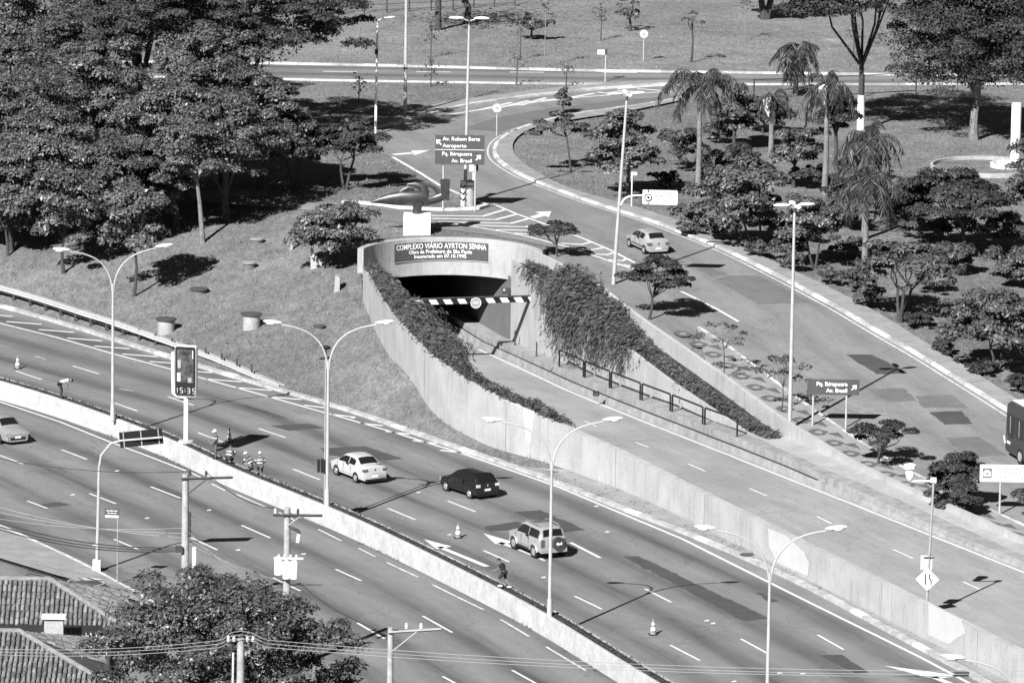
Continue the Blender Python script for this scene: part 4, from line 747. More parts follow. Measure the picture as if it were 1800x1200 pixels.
o = link(bpy.data.objects.new('grass', fast_mesh('grass', V, np.arange(3 * n).reshape(-1, 3), 'grass_blade'))); o['kind'] = 'stuff'; o['label'] = 'short mown grass on the slope and lawns'; o['category'] = 'grass'

# taller weeds: tufts scattered over the slope, ragged edge behind the kerb and at the foot of the ramp wall
tx, ty, tz = [], [], []
def tuft(x, y, hmin, hmax, k):
    for _ in range(k): tx.append(x + r.normal() * .12); ty.append(y + r.normal() * .16); tz.append(r.uniform(hmin, hmax))
kb_ = resample(vis(KBACK, 330, 470), 900); nk = normals(kb_)
for i in range(len(kb_)):
    if math.sin(i * .21) + math.sin(i * .077 + 1) > -.2: tuft(*(kb_[i, :2] + nk[i] * r.uniform(.0, .5)), .06, .2, 4)
wl_ = resample(LWO, 700); wl_ = wl_[wl_[:, 1] > P(985,812,.5)[1]]; nw_ = normals(wl_)
for i in range(len(wl_)):
    if math.sin(i * .13) > -.5: tuft(*(wl_[i, :2] - nw_[i] * r.uniform(.05, .45)), .08, .26, 4)
cxs = r.uniform(-40, 8, 900); cys = r.uniform(345, 450, 900); okc = inside(gpoly, cxs, cys)
for pl_ in road_polys: okc &= ~inside(pl_, cxs, cys)
for x, y in zip(cxs[okc], cys[okc]): tuft(x, y, .08, .3, 9)
tx, ty, tz = map(np.array, (tx, ty, tz)); C = np.column_stack([tx, ty, H(tx, ty) - .02]); a = r.uniform(0, 6.28, len(tx)); sd = np.column_stack([np.cos(a), np.sin(a), 0 * a]) * .035
V = np.stack([C - sd, C + sd, C + np.column_stack([r.normal(size=len(tx)) * .08, r.normal(size=len(tx)) * .08, tz])], 1).reshape(-1, 3)
o = link(bpy.data.objects.new('weeds', fast_mesh('weeds', V, np.arange(len(V)).reshape(-1, 3), 'grass_blade'))); o['kind'] = 'stuff'; o['label'] = 'taller weed tufts on the slope and along kerb and wall'; o['category'] = 'weeds'
# ================================================================== STREET FURNITURE
TMP = bpy.data.scenes.new('tmp_text')
def eval_mesh(o):
    TMP.collection.objects.link(o); vl = TMP.view_layers[0]; vl.update(); me = bpy.data.meshes.new_from_object(o.evaluated_get(vl.depsgraph)); d = o.data; bpy.data.objects.remove(o)
    return me
def text_mesh(txt, size, m, align='CENTER', sx=1.0, extrude=.004, bold=.0):
    cu = bpy.data.curves.new('t', 'FONT'); cu.body = txt; cu.size = size; cu.align_x = align; cu.align_y = 'CENTER'; cu.extrude = extrude; cu.offset = bold; cu.resolution_u = 3
    me = eval_mesh(bpy.data.objects.new('t', cu))
    me.transform(Matrix.Rotation(R_(90), 4, 'X') @ Matrix.Diagonal((sx, 1, 1, 1))); me.materials.clear(); me.materials.append(MATS[m]); return me
def lettering(txt, size, m, parent, loc, align='CENTER', sx=1.0, bold=.0, name='lettering'):
    return inst(name, text_mesh(txt, size, m, align, sx, .004, bold), parent, loc)
def text_bars(parent, loc, w, h, m, n):      # writing too small to read in the photograph: a row of blurred marks
    r = random.Random(int(w * 1000) + n); x = loc[0] - w / 2; g = .05 * w; ws = [r.uniform(.6, 1.4) for _ in range(n)]; k = (w - g * (n - 1)) / sum(ws)
    for q in ws: MB().box((x + q * k / 2, loc[1], loc[2]), (q * k, .008, h)).build('print_mark', m, parent); x += q * k + g
def board(parent, w, h, t, m, loc, name='panel', rad=.06, rz=0):
    pts = []
    for cx, cz, a in ((w/2-rad, h/2-rad, 0), (-w/2+rad, h/2-rad, 90), (-w/2+rad, -h/2+rad, 180), (w/2-rad, -h/2+rad, 270)):
        for k in range(4): an = R_(a + k * 30); pts.append((cx + rad * math.cos(an), cz + rad * math.sin(an)))
    b = MB().prism(pts, t); o = b.build(name, m, parent); o.location = loc; o.rotation_euler = (0, 0, rz); return o
def ring(parent, name, m, r0, r1, loc, t=.02, n=28):
    b = MB(); o = []
    for k in range(n + 1): a = 2 * math.pi * k / n; o.append([(r0*math.cos(a), -t/2, r0*math.sin(a)), (r1*math.cos(a), -t/2, r1*math.sin(a)), (r1*math.cos(a), t/2, r1*math.sin(a)), (r0*math.cos(a), t/2, r0*math.sin(a))])
    x = b.loft(o, close=True).build(name, m, parent); x.location = loc; return x
def disc(parent, name, m, r, loc, t=.02, n=28):
    x = MB().prism([(r*math.cos(2*math.pi*k/n), r*math.sin(2*math.pi*k/n)) for k in range(n)], t).build(name, m, parent); x.location = loc; return x
def bez(p0, p1, p2, p3, n=12):
    o = []
    for i in range(n + 1): t = i / n; o.append(tuple((1-t)**3*np.array(p0) + 3*(1-t)**2*t*np.array(p1) + 3*(1-t)*t*t*np.array(p2) + t**3*np.array(p3)))
    return o
# ---- double-arm lamps in the median
def double_lamp(base, rz, label, h=10.5, span=3.35):
    rt = thing('street_lamp', label, 'street lamp', base, rz, 'double-armed lamps in the median planter')
    MB().tube([(0, 0, -.1), (0, 0, h * .5), (0, 0, h * .79)], [.105, .085, .065], 12).build('pole', 'pole', rt, True)
    MB().tube([(0, 0, -.05), (0, 0, .9)], [.15, .13], 12).build('base_sleeve', 'pole', rt, True)
    for s in (-1, 1):
        am = MB().tube(bez((s*.03, 0, h*.74), (s*.12, 0, h*.90), (s*1.0, 0, h*.965), (s*(span-.7), 0, h*.985)), [.055]*6 + [.045]*7, 8).build('arm', 'pole', rt, True)
        q = Matrix.Rotation(-s * .10, 3, 'Y'); hd_ = MB().ellip((s*(span-.2), 0, h*1.0), (.55, .17, .11), 14, 8, q).build('lamp_head', 'white', am, True); MB().ellip((s*(span-.1), 0, h*.994 - .03), (.3, .13, .09), 12, 6, q).build('lens', 'offwhite', hd_, True)
    return rt
def med_base(x, y): 
    q = P(x, y, MED_Z); return q
double_lamp(med_base(198,737), R_(17), 'tall white double-armed lamp beside the bent-over worker')
double_lamp(med_base(575,887), R_(4), 'tall white double-armed lamp beside the signal post and white sedan')
double_lamp(med_base(966,1082), R_(5), 'tall white double-armed lamp rising in front of the spare-wheel off-roader')
double_lamp(med_base(1347,1300), R_(3), 'tall white double-armed lamp past the traffic cone beyond the walking man')
double_lamp(med_base(1790,1560), R_(2), 'lamp head poking over the white road arrow')
# signal/camera post beside the lamp
q = med_base(570.5,884); rt = thing('signal_post', 'thin dark post with black signal boxes close beside a lamp', 'signal post', q)
MB().tube([(0, 0, -.1), (0, 0, 9.0)], .05, 8).build('pole', 'pole_grey', rt, True); MB().box((0, 0, 2.15), (.46, .3, .75)).build('signal_box', 'black', rt); MB().box((-.35, 0, 2.15), (.16, .25, .7)).build('signal_box', 'black', rt)
MB().ellip((.0, 0, 8.95), (.3, .2, .12), 10, 6).build('sensor_head', 'black', rt, True); MB().tube([(-.35, 0, 8.3), (.3, 0, 8.4)], .06, 8).build('camera', 'black', rt)
# ---- tall masts with clustered heads
def mast(base, h, label, heads, lean=0., r=.13):
    rt = thing('lamp_mast', label, 'lamp mast', base, 0, 'tall masts along the upper road'); tx = lean * h
    MB().tube([(0, 0, -.2), (tx * .5, 0, h * .5), (tx, 0, h)], [r, r * .8, r * .6], 12).build('pole', 'pole', rt, True); MB().tube([(tx, 0, h - .1), (tx, 0, h + .25)], [.09, .07], 10).build('collar', 'pole_dark', rt, True)
    for k in range(heads):
        a = {2: (0, math.pi), 4: (.35, 1.7, 3.4, 4.9)}[heads][k]; u = Vector((math.cos(a), math.sin(a), 0)); L = .45 if heads == 2 else .35
        am = MB().tube([(tx, 0, h + .15), tuple(Vector((tx, 0, h + .3)) + u * L)], .04, 6).build('arm', 'pole', rt); q = Matrix.Rotation(a, 3, 'Z'); MB().ellip(tuple(Vector((tx, 0, h + .36)) + u * (L + .42)), (.55, .2, .11), 12, 7, q).build('lamp_head', 'white', am, True)
    return rt
def mast_px(bx, by, ty, **k): b = T(bx, by); s = scale_at(b) * math.cos(PITCH); return b, (by - ty) / s
b, h = mast_px(817, 358, 44); mast(b, h, 'tall mast with two opposed lamp heads behind the big direction sign', 2, .012)
b, h = mast_px(1078, 500, 176); m2 = mast(b, h, 'leaning tall mast carrying the white restricted-lane sign', 4, .055); M2 = (b, h)
b, h = mast_px(1388, 757, 372); mast(b, h, 'tall straight mast with four lamp heads on the patterned footway', 4)
b, h = mast_px(660, 237, 36); rt = thing('street_lamp', 'single-armed pole lamp by the tree shadow on the branch road', 'street lamp', b); MB().tube([(0, 0, -.1), (.08, 0, h)], [.11, .07], 10).build('pole', 'white', rt, True); MB().tube([(.08, 0, h - .1), (.4, 0, h + .05)], .05, 8).build('arm', 'pole', rt); MB().ellip((.85, 0, h + .12), (.55, .2, .1), 12, 6, Matrix.Rotation(-.15, 3, 'Y')).build('lamp_head', 'white', rt, True); MB().box((.02, -.1, h * .72), (.25, .25, .35)).build('fixture', 'black', rt)
b, h = mast_px(712, 204, -70); rt = thing('utility_mast', 'plain tall grey pole at the kerb of the road bend', 'pole', b); MB().tube([(0, 0, -.1), (0, 0, h * .5), (0, 0, h)], [.15, .12, .09], 10).build('pole', 'pole', rt, True)
MB().tube([(0, 0, h * .3), (0, 0, h * .31)], .16, 10).build('band', 'pole_dark', rt)
# ---- portal name board (curved along the fascia)
pb = thing('name_board', 'dark curved board with white letters naming the tunnel complex above its mouth', 'sign')
tA = np.array([math.atan2(q[1] - AC[1], q[0] - AC[0]) for q in (P(679,430,5.2), P(852,434,5.2))]); 
def arc_pt(t, z, off): return (AC[0] + (AR - off) * math.cos(t), AC[1] + (AR - off) * math.sin(t), z)
zb1, zb0 = 5.33, 4.12; secs = [[arc_pt(t, zb0, .02), arc_pt(t, zb0, .09), arc_pt(t, zb1, .09), arc_pt(t, zb1, .02)] for t in np.linspace(tA[0], tA[1], 24)]
bb = MB().loft(secs, close=True); bb.cap(range(4)); bb.cap(range(len(bb.v) - 4, len(bb.v))); bb.build('panel', 'sign_green', pb)
secs = [[arc_pt(t, zb0 - .04, .02), arc_pt(t, zb0 - .04, .08), arc_pt(t, zb0 - .008, .08), arc_pt(t, zb0 - .008, .02)] for t in np.linspace(tA[0], tA[1], 24)]
MB().loft(secs, close=True).build('trim', 'offwhite', pb)
Lb = AR * abs(tA[1] - tA[0]); tm = tA.mean(); sg = np.sign(tA[1] - tA[0])
for txt, sz, z, wd in [('COMPLEXO VIÁRIO AYRTON SENNA', .50, 5.06, .965), ('Obra da Prefeitura de São Paulo', .34, 4.69, .66), ('Inaugurada em 07.10.1995', .34, 4.38, .54)]:
    me = text_mesh(txt, sz, 'sign_white', extrude=.006, bold=.006); xs = [v.co.x for v in me.vertices]; k = Lb * wd / (max(xs) - min(xs))
    for v in me.vertices: v.co = arc_pt(tm + sg * v.co.x * k / AR, z + v.co.z, .10 - v.co.y)
    link(bpy.data.objects.new('lettering', me), pb)
# plaque and bars right of the mouth
fr = ARC[-5]; tq = math.atan2(fr[1] - AC[1], fr[0] - AC[0])
pq = thing('wall_plaque', 'small dark plaque on the pale wall right of the tunnel mouth', 'plaque', (*arc_pt(tq, 0, .3)[:2], 2.75)); 
u_ = W1[6, :2] - W1[0, :2]; u_ /= np.linalg.norm(u_); kq = 2; cpl = px(lambda x, y: H(x, y) * 0 + 2.6, [(894,507)])[0]
tpl = np.argmin(np.linalg.norm(W1[:, :2] - cpl[:2], axis=1)); nw = np.array([u_[1], -u_[0]]); nw = nw if nw[0] < 0 else -nw
pq.location = (*(W1[tpl, :2] + nw * .35), 2.45); pq.rotation_euler = (0, 0, R_(12)); board(pq, .55, .42, .06, 'pole_dark', (0, 0, 0), rad=.02); MB().box((-.13, -.035, .1), (.14, .02, .09)).build('logo', 'white', pq)
# ---- height-limit beam over the ramp
bz = 2.75; pL = P(724,529,bz); pR = P(966,522,bz); d = pR - pL; Lb_ = np.linalg.norm(d[:2]); rt = thing('height_bar', 'black and white striped height-limit bar across the ramp before the tunnel', 'barrier', pL, math.atan2(d[1], d[0]))
MB().box((Lb_ / 2, 0, .13), (Lb_ + .6, .22, .06)).build('beam', 'pole_dark', rt); MB().box((Lb_ / 2, .0, -.1), (Lb_ + .6, .12, .36)).build('back_plate', 'black', rt)
for i in range(int(Lb_ / .95)): 
    x = .35 + i * .95; MB().add([(x, -.065, -.26), (x + .5, -.065, -.26), (x + .3, -.065, .06), (x - .2, -.065, .06)], [(0, 1, 2, 3)]).build('stripe', 'sign_white', rt)
disc(rt, 'limit_sign', 'pole_grey', .36, (Lb_ * .46, -.14, -.22)); ring(rt, 'limit_sign_rim', 'offwhite', .31, .36, (Lb_ * .46, -.16, -.22)); text_bars(rt, (Lb_ * .46, -.165, -.22), .36, .12, 'offwhite', 3)
# bollards and pipe railing along the footway
for a, bq in [(905,606),(943,626)]:
    q = on(ZS, a, bq); rt = thing('bollard', 'dark steel bollard on the footway beside the tunnel mouth' if a < 920 else 'dark steel bollard on the footway below the striped bar', 'bollard', q); MB().tube([(0, 0, -.05), (0, 0, .95)], .045, 8).build('tube', 'pole_dark', rt, True); MB().tube([(0, 0, -.02), (0, 0, .04)], .1, 8).build('foot_plate', 'pole_dark', rt)
ps = px(ZS, [(983,643),(1027,663),(1073,682),(1127,703),(1180,723),(1237,746),(1298,768)])
rt = thing('handrail', 'black pipe handrail in long panels along the ramp footway', 'railing', ps[0])
for i, (a, c) in enumerate(zip(ps[:-1], ps[1:])):
    a, c = a - ps[0], c - ps[0]; u = (c - a) / np.linalg.norm(c - a); a2 = a + u * (.15 if i else 0); c2 = c - u * .2; up = np.array([0, 0, 1.05])
    pn = MB().tube([a2, a2 + up * .93, a2 + up + u * .08, c2 + up - u * .08, c2 + up * .93, c2], .055, 8).build('rail_panel', 'black', rt, True)
for f_, (a, c) in enumerate([((1040,652),(1055,660)),((1322,787),(1340,800))]):
    q = on(ZS, *a)
q = on(ZR, 1331, 796); rt = thing('junction_box', 'small black box on the step of the concrete barrier', 'box', (q[0] + .25, q[1], q[2] + .45)); MB().box((0, 0, .17), (.42, .25, .34)).build('case', 'black', rt); MB().box((0, -.13, .17), (.36, .02, .28)).build('lid', 'pole_dark', rt)
q = on(ZS, 1048, 686); rt = thing('drain_box', 'small dark drain box on the upper step of the barrier', 'box', (q[0], q[1], q[2] - .35)); MB().box((0, 0, .15), (.4, .22, .28)).build('case', 'black', rt); MB().box((0, -.12, .15), (.3, .02, .2)).build('lid', 'pole_dark', rt)
# ---- direction signs
def arrow_me(sz, ang):
    b = MB(); p = [(-.09, -.5), (.09, -.5), (.09, .02), (.34, -.1), (.34, .12), (0, .5), (-.34, .12), (-.34, -.1), (-.09, .02)]; c, s = math.cos(ang), math.sin(ang)
    n = len(p); pts = [((x*c - z*s)*sz, 0, (x*s + z*c)*sz) for x, z in p]; return b.add(pts, [tuple(range(n))])
def sign_post(parent, x, y0, h, r=.06, m='pole', cap=True):
    MB().tube([(x, y0, -.1), (x, y0, h)], r, 8).build('post', m, parent, True)
b = T(807, 372); s = scale_at(b) * math.cos(PITCH); rt = thing('direction_sign', 'large two-row dark direction sign with white arrows behind the bronze sculpture', 'sign', b); W, Hh = 85 / s, 52 / s; zc = (372 - 264) / s
for zz, hh in ((zc + Hh * .245, Hh * .49), (zc - Hh * .25, Hh * .49)): board(rt, W, hh, .05, 'sign_green', (0, 0, zz), rad=.03)
MB().box((0, -.005, zc), (W, .05, .035)).build('divider', 'sign_white', rt)
lettering('Av. Rubem Berta', .37, 'sign_white', rt, (-W*.35, -.035, zc + Hh*.36), 'LEFT', 1.0, .004); lettering('Aeroporto', .37, 'sign_white', rt, (-W*.35, -.035, zc + Hh*.13), 'LEFT', 1.0, .004)
lettering('Pq. Ibirapuera', .37, 'sign_white', rt, (W*.25, -.035, zc - Hh*.14), 'RIGHT', 1.0, .004); lettering('Av. Brasil', .37, 'sign_white', rt, (W*.25, -.035, zc - Hh*.37), 'RIGHT', 1.0, .004)
for x, z, a in ((-W*.43, zc + Hh*.25, R_(45)), (W*.38, zc - Hh*.25, R_(-45))): o = arrow_me(.5, a).build('arrow', 'sign_white', rt); o.location = (x, -.035, z)
for x, bot in ((-W*.33, 0), (W*.32, 0)): sign_post(rt, x, .1, zc + Hh * .5)
q = T(779,368); 
b = T(1457, 752); s = scale_at(b) * math.cos(PITCH); rt = thing('direction_sign', 'single dark direction sign on two posts standing on the patterned footway', 'sign', b); W, Hh = 90 / s, 27 / s; zc = (752 - 680) / s; cx = 6 / s
board(rt, W, Hh, .05, 'sign_green', (cx, 0, zc), rad=.03); lettering('Pq. Ibirapuera', .33, 'sign_white', rt, (cx + W*.27, -.035, zc + Hh*.2), 'RIGHT', 1, .01); lettering('Av. Brasil', .33, 'sign_white', rt, (cx + W*.27, -.035, zc - Hh*.22), 'RIGHT', 1, .01)
o = arrow_me(.42, R_(-45)).build('arrow', 'sign_white', rt); o.location = (cx + W*.4, -.035, zc); sign_post(rt, cx - W*.38, .08, zc); sign_post(rt, cx + W*.26, .08, zc)
# restricted zone sign on the leaning mast
b, h = M2; s = scale_at(b) * math.cos(PITCH); zc = (500 - 345) / s; x0 = (1090 - 1078) / s; rt = thing('road_sign', 'white panel with round emblem and lettering on a curved arm', 'sign', (b[0], b[1] - .15, b[2]), R_(-3)); z0 = (500 - 360) / s
MB().tube(bez((x0 - .05, 0, z0), (x0 + .15, 0, z0 + .5), (x0 + .3, 0, zc + .1), (x0 + 1.6, 0, zc + .1)), .06, 8).build('arm', 'white', rt, True); W, Hh = 60 / s, 25 / s; cx = (1156 - 1078) / s
board(rt, W, Hh, .05, 'sign_white', (cx, -.05, zc), rad=.08); disc(rt, 'emblem', 'sign_white', .24, (cx - W*.34, -.09, zc - .02)); ring(rt, 'emblem_rim', 'black', .185, .25, (cx - W*.34, -.105, zc - .02)); MB().prism([(-.14, .05), (.02, .09), (.12, .03), (.05, -.12), (-.02, -.05)], .01).build('emblem_mark', 'black', rt).location = (cx - W*.34, -.105, zc - .02)
MB().box((cx - W*.34, -.08, zc + Hh*.42), (.08, .02, Hh*.16)).build('clamp', 'black', rt); MB().box((cx - W*.34, -.08, zc - Hh*.42), (.08, .02, Hh*.16)).build('clamp', 'black', rt)
text_bars(rt, (cx + W*.13, -.085, zc + Hh*.3), W*.55, .07, 'asphalt_mid', 8); text_bars(rt, (cx + W*.13, -.085, zc + Hh*.1), W*.55, .07, 'asphalt_mid', 7); lettering('VIA RESTRITA', .23, 'asphalt_mid', rt, (cx + W*.13, -.085, zc - Hh*.26)); MB().box((cx + W*.13, -.08, zc - Hh*.06), (W*.66, .01, .015)).build('rule', 'asphalt_mid', rt)
b = T(1110, 366); rt = thing('small_sign', 'thin white post with a small sign plate at the footway by the egg-shaped tree', 'sign', b); s = scale_at(b); h = 64 / s; MB().tube([(0, 0, -.1), (0, 0, h)], .045, 8).build('post', 'white', rt); MB().box((.14, 0, h - .1), (.4, .03, .22)).build('plate', 'sign_white', rt)
# speed enforcement sign
b = T(1757, 905); s = scale_at(b) * math.cos(PITCH); rt = thing('road_sign', 'white photographic speed enforcement sign with camera emblem on one post', 'sign', b); W, Hh = 96 / s, 30 / s; zc = (905 - 831) / s; cx = 12 / s
board(rt, W, Hh, .05, 'sign_white', (cx, 0, zc), rad=.07); MB().box((cx - W*.37, -.03, zc), (.52, .02, .56)).build('emblem', 'asphalt_mid', rt); MB().prism([(-.2, -.17), (.2, -.17), (.2, .08), (.1, .17), (-.1, .17), (-.2, .08)], .01).build('camera_mark', 'sign_white', rt).location = (cx - W*.37, -.045, zc); disc(rt, 'lens_mark', 'asphalt_mid', .07, (cx - W*.37, -.055, zc - .03), .01, 12)
for i, t_ in enumerate(('FISCALIZAÇÃO', 'FOTOGRÁFICA', 'DE VELOCIDADE')): lettering(t_, .25, 'asphalt_mid', rt, (cx + W*.09, -.035, zc + Hh*(.28 - .27*i)), 'CENTER', .95)
sign_post(rt, 0, .06, zc)
# camera pole with lane-drop sign on the strip between avenue and ramp wall
b = T(1626, 1112); s = scale_at(b) * math.cos(PITCH); h = (1112 - 842) / s; rt = thing('camera_pole', 'grey pole with dome camera arm, white box and diamond lane-drop sign', 'pole', b); ln = 8 / 270 * h
MB().tube([(0, 0, -.1), (ln * .5, 0, h * .5), (ln, 0, h)], [.085, .07, .06], 10).build('pole', 'pole_grey', rt, True)
am = MB().tube([(ln, 0, h - .05), (ln - 1.2, 0, h - .08)], .06, 8).build('arm', 'white', rt); MB().lathe([(.05, 0), (.13, .08), (.22, .25), (.24, .45), (.2, .6), (.12, .66), (.3, .7), (.32, .9), (.1, .98)], 14, (ln - 1.25, 0, h - .1)).build('dome_camera', 'white', am, True); MB().box((ln - .02, 0, h), (.3, .2, .25)).build('bracket', 'white', rt)
zb = (1112 - 988) / s; MB().box((ln*.4 - .12, .12, zb), (.6, .25, .72)).build('control_box', 'offwhite', rt); MB().box((ln*.4, -.05, zb + .3), (.55, .06, .05)).build('strap', 'black', rt)
zd = (1112 - 1016) / s; dm = MB().prism([(0, .62), (.62, 0), (0, -.62), (-.62, 0)], .04).build('diamond_plate', 'sign_white', rt); dm.location = (.04, -.12, zd); 
b1 = MB(); P4 = [(0, .57), (.57, 0), (0, -.57), (-.57, 0)]; P5 = [(0, .53), (.53, 0), (0, -.53), (-.53, 0)]; b1.add([(x, 0, z) for x, z in P4] + [(x, 0, z) for x, z in P5], [(i, (i+1) % 4, 4 + (i+1) % 4, 4 + i) for i in range(4)]); o = b1.build('diamond_rim', 'black', dm); o.location = (0, -.024, 0)
MB().add([(-.13, 0, -.28), (-.06, 0, -.28), (-.06, 0, .3), (-.13, 0, .3)], [(0, 1, 2, 3)]).build('lane_line', 'black', dm).location = (0, -.026, 0)
MB().add([(.16, 0, -.28), (.23, 0, -.28), (.23, 0, -.05), (.13, 0, .1), (.13, 0, .3), (.06, 0, .3), (.06, 0, .08), (.16, 0, -.08)], [tuple(range(8))]).build('lane_line', 'black', dm).location = (0, -.026, 0)
# arm-mounted panel seen from behind, near footway
b = P(170, 1004); s = scale_at(b) * math.cos(PITCH); h = (1004 - 775) / s; rt = thing('overhead_sign', 'black panel on a cranked pole seen from the back', 'sign', b); x1 = 40 / s
MB().tube([(0, 0, -.1), (.08, 0, h * .5), (.12, 0, h * .8), (.25, -.1, h * .9), (x1 * .6, -.15, h * .99), (x1, -.2, h + .1), (x1 + 2.3, -.3, h + .35)], [.1, .085, .075, .07, .065, .06, .05], 10).build('pole', 'pole', rt, True); MB().box((0, 0, .3), (.42, .42, .7)).build('footing', 'white', rt)
pn = MB().box((0, 0, 0), (2.35, .06, .85)).build('panel', 'black', rt); pn.location = (x1 + 1.15, -.1, h + .25); pn.rotation_euler = (0, R_(-6), R_(4))
for x in (-.95, 0, .95): MB().box((x, -.05, 0), (.06, .05, .84)).build('stiffener', 'pole_grey', pn)
b = P(206, 1027); s = scale_at(b) * math.cos(PITCH); h = (1027 - 895) / s; rt = thing('street_sign', 'small dark street-name plate on a thin grey post', 'sign', b, R_(-8)); MB().tube([(0, 0, -.1), (.03, 0, h)], .035, 8).build('post', 'pole_grey', rt); board(rt, .8, .34, .03, 'sign_green', (-.28, -.05, h - .12), rad=.02); MB().box((-.28, -.07, h - .36), (.72, .02, .12)).build('lower_strip', 'sign_white', rt); text_bars(rt, (-.28, -.07, h - .05), .6, .05, 'offwhite', 3); text_bars(rt, (-.28, -.07, h - .18), .5, .04, 'offwhite', 3)
# small signs of the upper road
def round_sign(a, by, ty, label, txt=None):
    b = T(a, by); s = scale_at(b) * math.cos(PITCH); h = (by - ty) / s; rt = thing('speed_sign', label, 'sign', b); MB().tube([(0, 0, -.1), (0, 0, h)], .045, 8).build('post', 'pole', rt); disc(rt, 'plate', 'sign_white', .36, (0, -.06, h)); ring(rt, 'rim', 'pole_grey', .29, .36, (0, -.08, h)); text_bars(rt, (0, -.085, h), .3, .2, 'pole_grey', 2)
round_sign(873, 240, 190, 'round white speed sign on a thin post at the start of the kerb bend', '40'); round_sign(1131, 108, 60, 'round white speed sign on the far lawn', '60')
b = T(1064, 144); s = scale_at(b); h = 56 / s; rt = thing('street_sign', 'street-name plates on a pale post beside the far road', 'sign', b); MB().tube([(0, 0, -.1), (0, 0, h)], .06, 8).build('post', 'pole', rt); MB().box((-.35, -.05, h - .05), (.6, .04, .16)).build('plate', 'sign_white', rt); MB().box((-.35, -.05, h - .25), (.6, .04, .16)).build('plate', 'sign_white', rt); MB().box((.02, 0, h - .12), (.2, .2, .4)).build('bracket', 'pole_dark', rt)
b = T(832, 352); s = scale_at(b); h = 55 / s; rt = thing('signal_post', 'white post with a small signal head on the island nose', 'signal post', b); MB().tube([(0, 0, -.1), (0, 0, h)], .07, 8).build('post', 'white', rt); MB().box((-.1, 0, h + .1), (.42, .25, .5)).build('signal_head', 'offwhite', rt); MB().box((.2, .05, h + .1), (.22, .2, .4)).build('side_head', 'black', rt)
b = T(779, 366); s = scale_at(b); h = 72 / s
# chevron post and marker drum on the island nose
b = T(813.5, 362); rt = thing('chevron_marker', 'white post with black chevrons on the island nose', 'marker', b); s = scale_at(b); h = 45 / s; MB().lathe([(.2, 0), (.2, h), (.05, h)], 14).build('post', 'offwhite', rt, True)
for i in range(3): z = h - .35 - i * .42; MB().add([(-.2, -.215, z + .12), (0, -.225, z - .08), (.2, -.215, z + .12), (.2, -.215, z), (0, -.225, z - .2), (-.2, -.215, z)], [(0, 1, 4, 5), (1, 2, 3, 4)]).build('chevron', 'black', rt)
b = T(825.5, 361); rt = thing('marker_drum', 'striped concrete marker drum beside the chevron post', 'marker', b); MB().lathe([(.36, 0), (.36, 1.1), (.3, 1.72), (.1, 1.78)], 16).build('drum', 'concrete', rt, True)
for z in (1.25, 1.55): MB().lathe([(.372, z - .09), (.365, z + .08), (.3, z + .08)], 16).build('band', 'white', rt, True)
# ---- clock column
b = med_base(327, 777); s = scale_at(b) * math.cos(PITCH); rt = thing('street_clock', 'tall advertising clock on a white bent pole reading 15:35', 'clock', b, R_(-14)); z0 = (777 - 695) / s; hh = 88 / s; W = 38 / s
MB().tube([(0, 0, -.1), (0, 0, z0 - .25), (-.05, 0, z0 - .1), (-W*.45, 0, z0 - .05), (-W*.62, 0, z0 + .12), (-W*.64, 0, z0 + hh*.5), (-W*.64, 0, z0 + hh*.85)], [.15, .14, .12, .1, .1, .1, .1], 12).build('pole', 'white', rt, True); MB().lathe([(.5, 0), (.45, .12), (.2, .16)], 14).build('base_flange', 'concrete', rt, True)
board(rt, W, hh, .38, 'white', (0, .0, z0 + hh / 2), 'housing', .12); board(rt, W * .96, hh * .97, .06, 'black', (0, -.2, z0 + hh / 2), 'bezel', .12); MB().box((0, -.235, z0 + hh * .6), (W * .78, .02, hh * .66)).build('poster', 'poster', rt); MB().box((-W*.3, -.25, z0 + hh*.38), (.2, .01, .5)).build('poster_block', 'offwhite', rt); MB().box((W*.22, -.25, z0 + hh*.33), (.22, .01, .28)).build('poster_block', 'pole_grey', rt); MB().box((-W*.28, -.25, z0 + hh*.64), (.18, .01, .5)).build('poster_block', 'pole_grey', rt); MB().box((W*.36, -.25, z0 + hh*.84), (.05, .01, .5)).build('poster_block', 'offwhite', rt)
SEG = {'0': 'abcdef', '1': 'bc', '3': 'abgcd', '5': 'afgcd'}; sg_ = {'a': (0, 1, 1), 'b': (1, .5, 0), 'c': (1, -.5, 0), 'd': (0, -1, 1), 'e': (-1, -.5, 0), 'f': (-1, .5, 0), 'g': (0, 0, 1)}
for ch, x in zip('1535', (-.42, -.17, .17, .42)):
    for q in SEG[ch]: ax, az, hz_ = sg_[q]; MB().box((x * W + ax * .075, -.245, z0 + hh * .115 + az * .15), (.15, .015, .035) if hz_ else (.035, .015, .14)).build('digit_segment', 'digit', rt)
for z in (-.06, .06): MB().box((0, -.245, z0 + hh * .115 + z), (.04, .015, .04)).build('digit_segment', 'digit', rt)
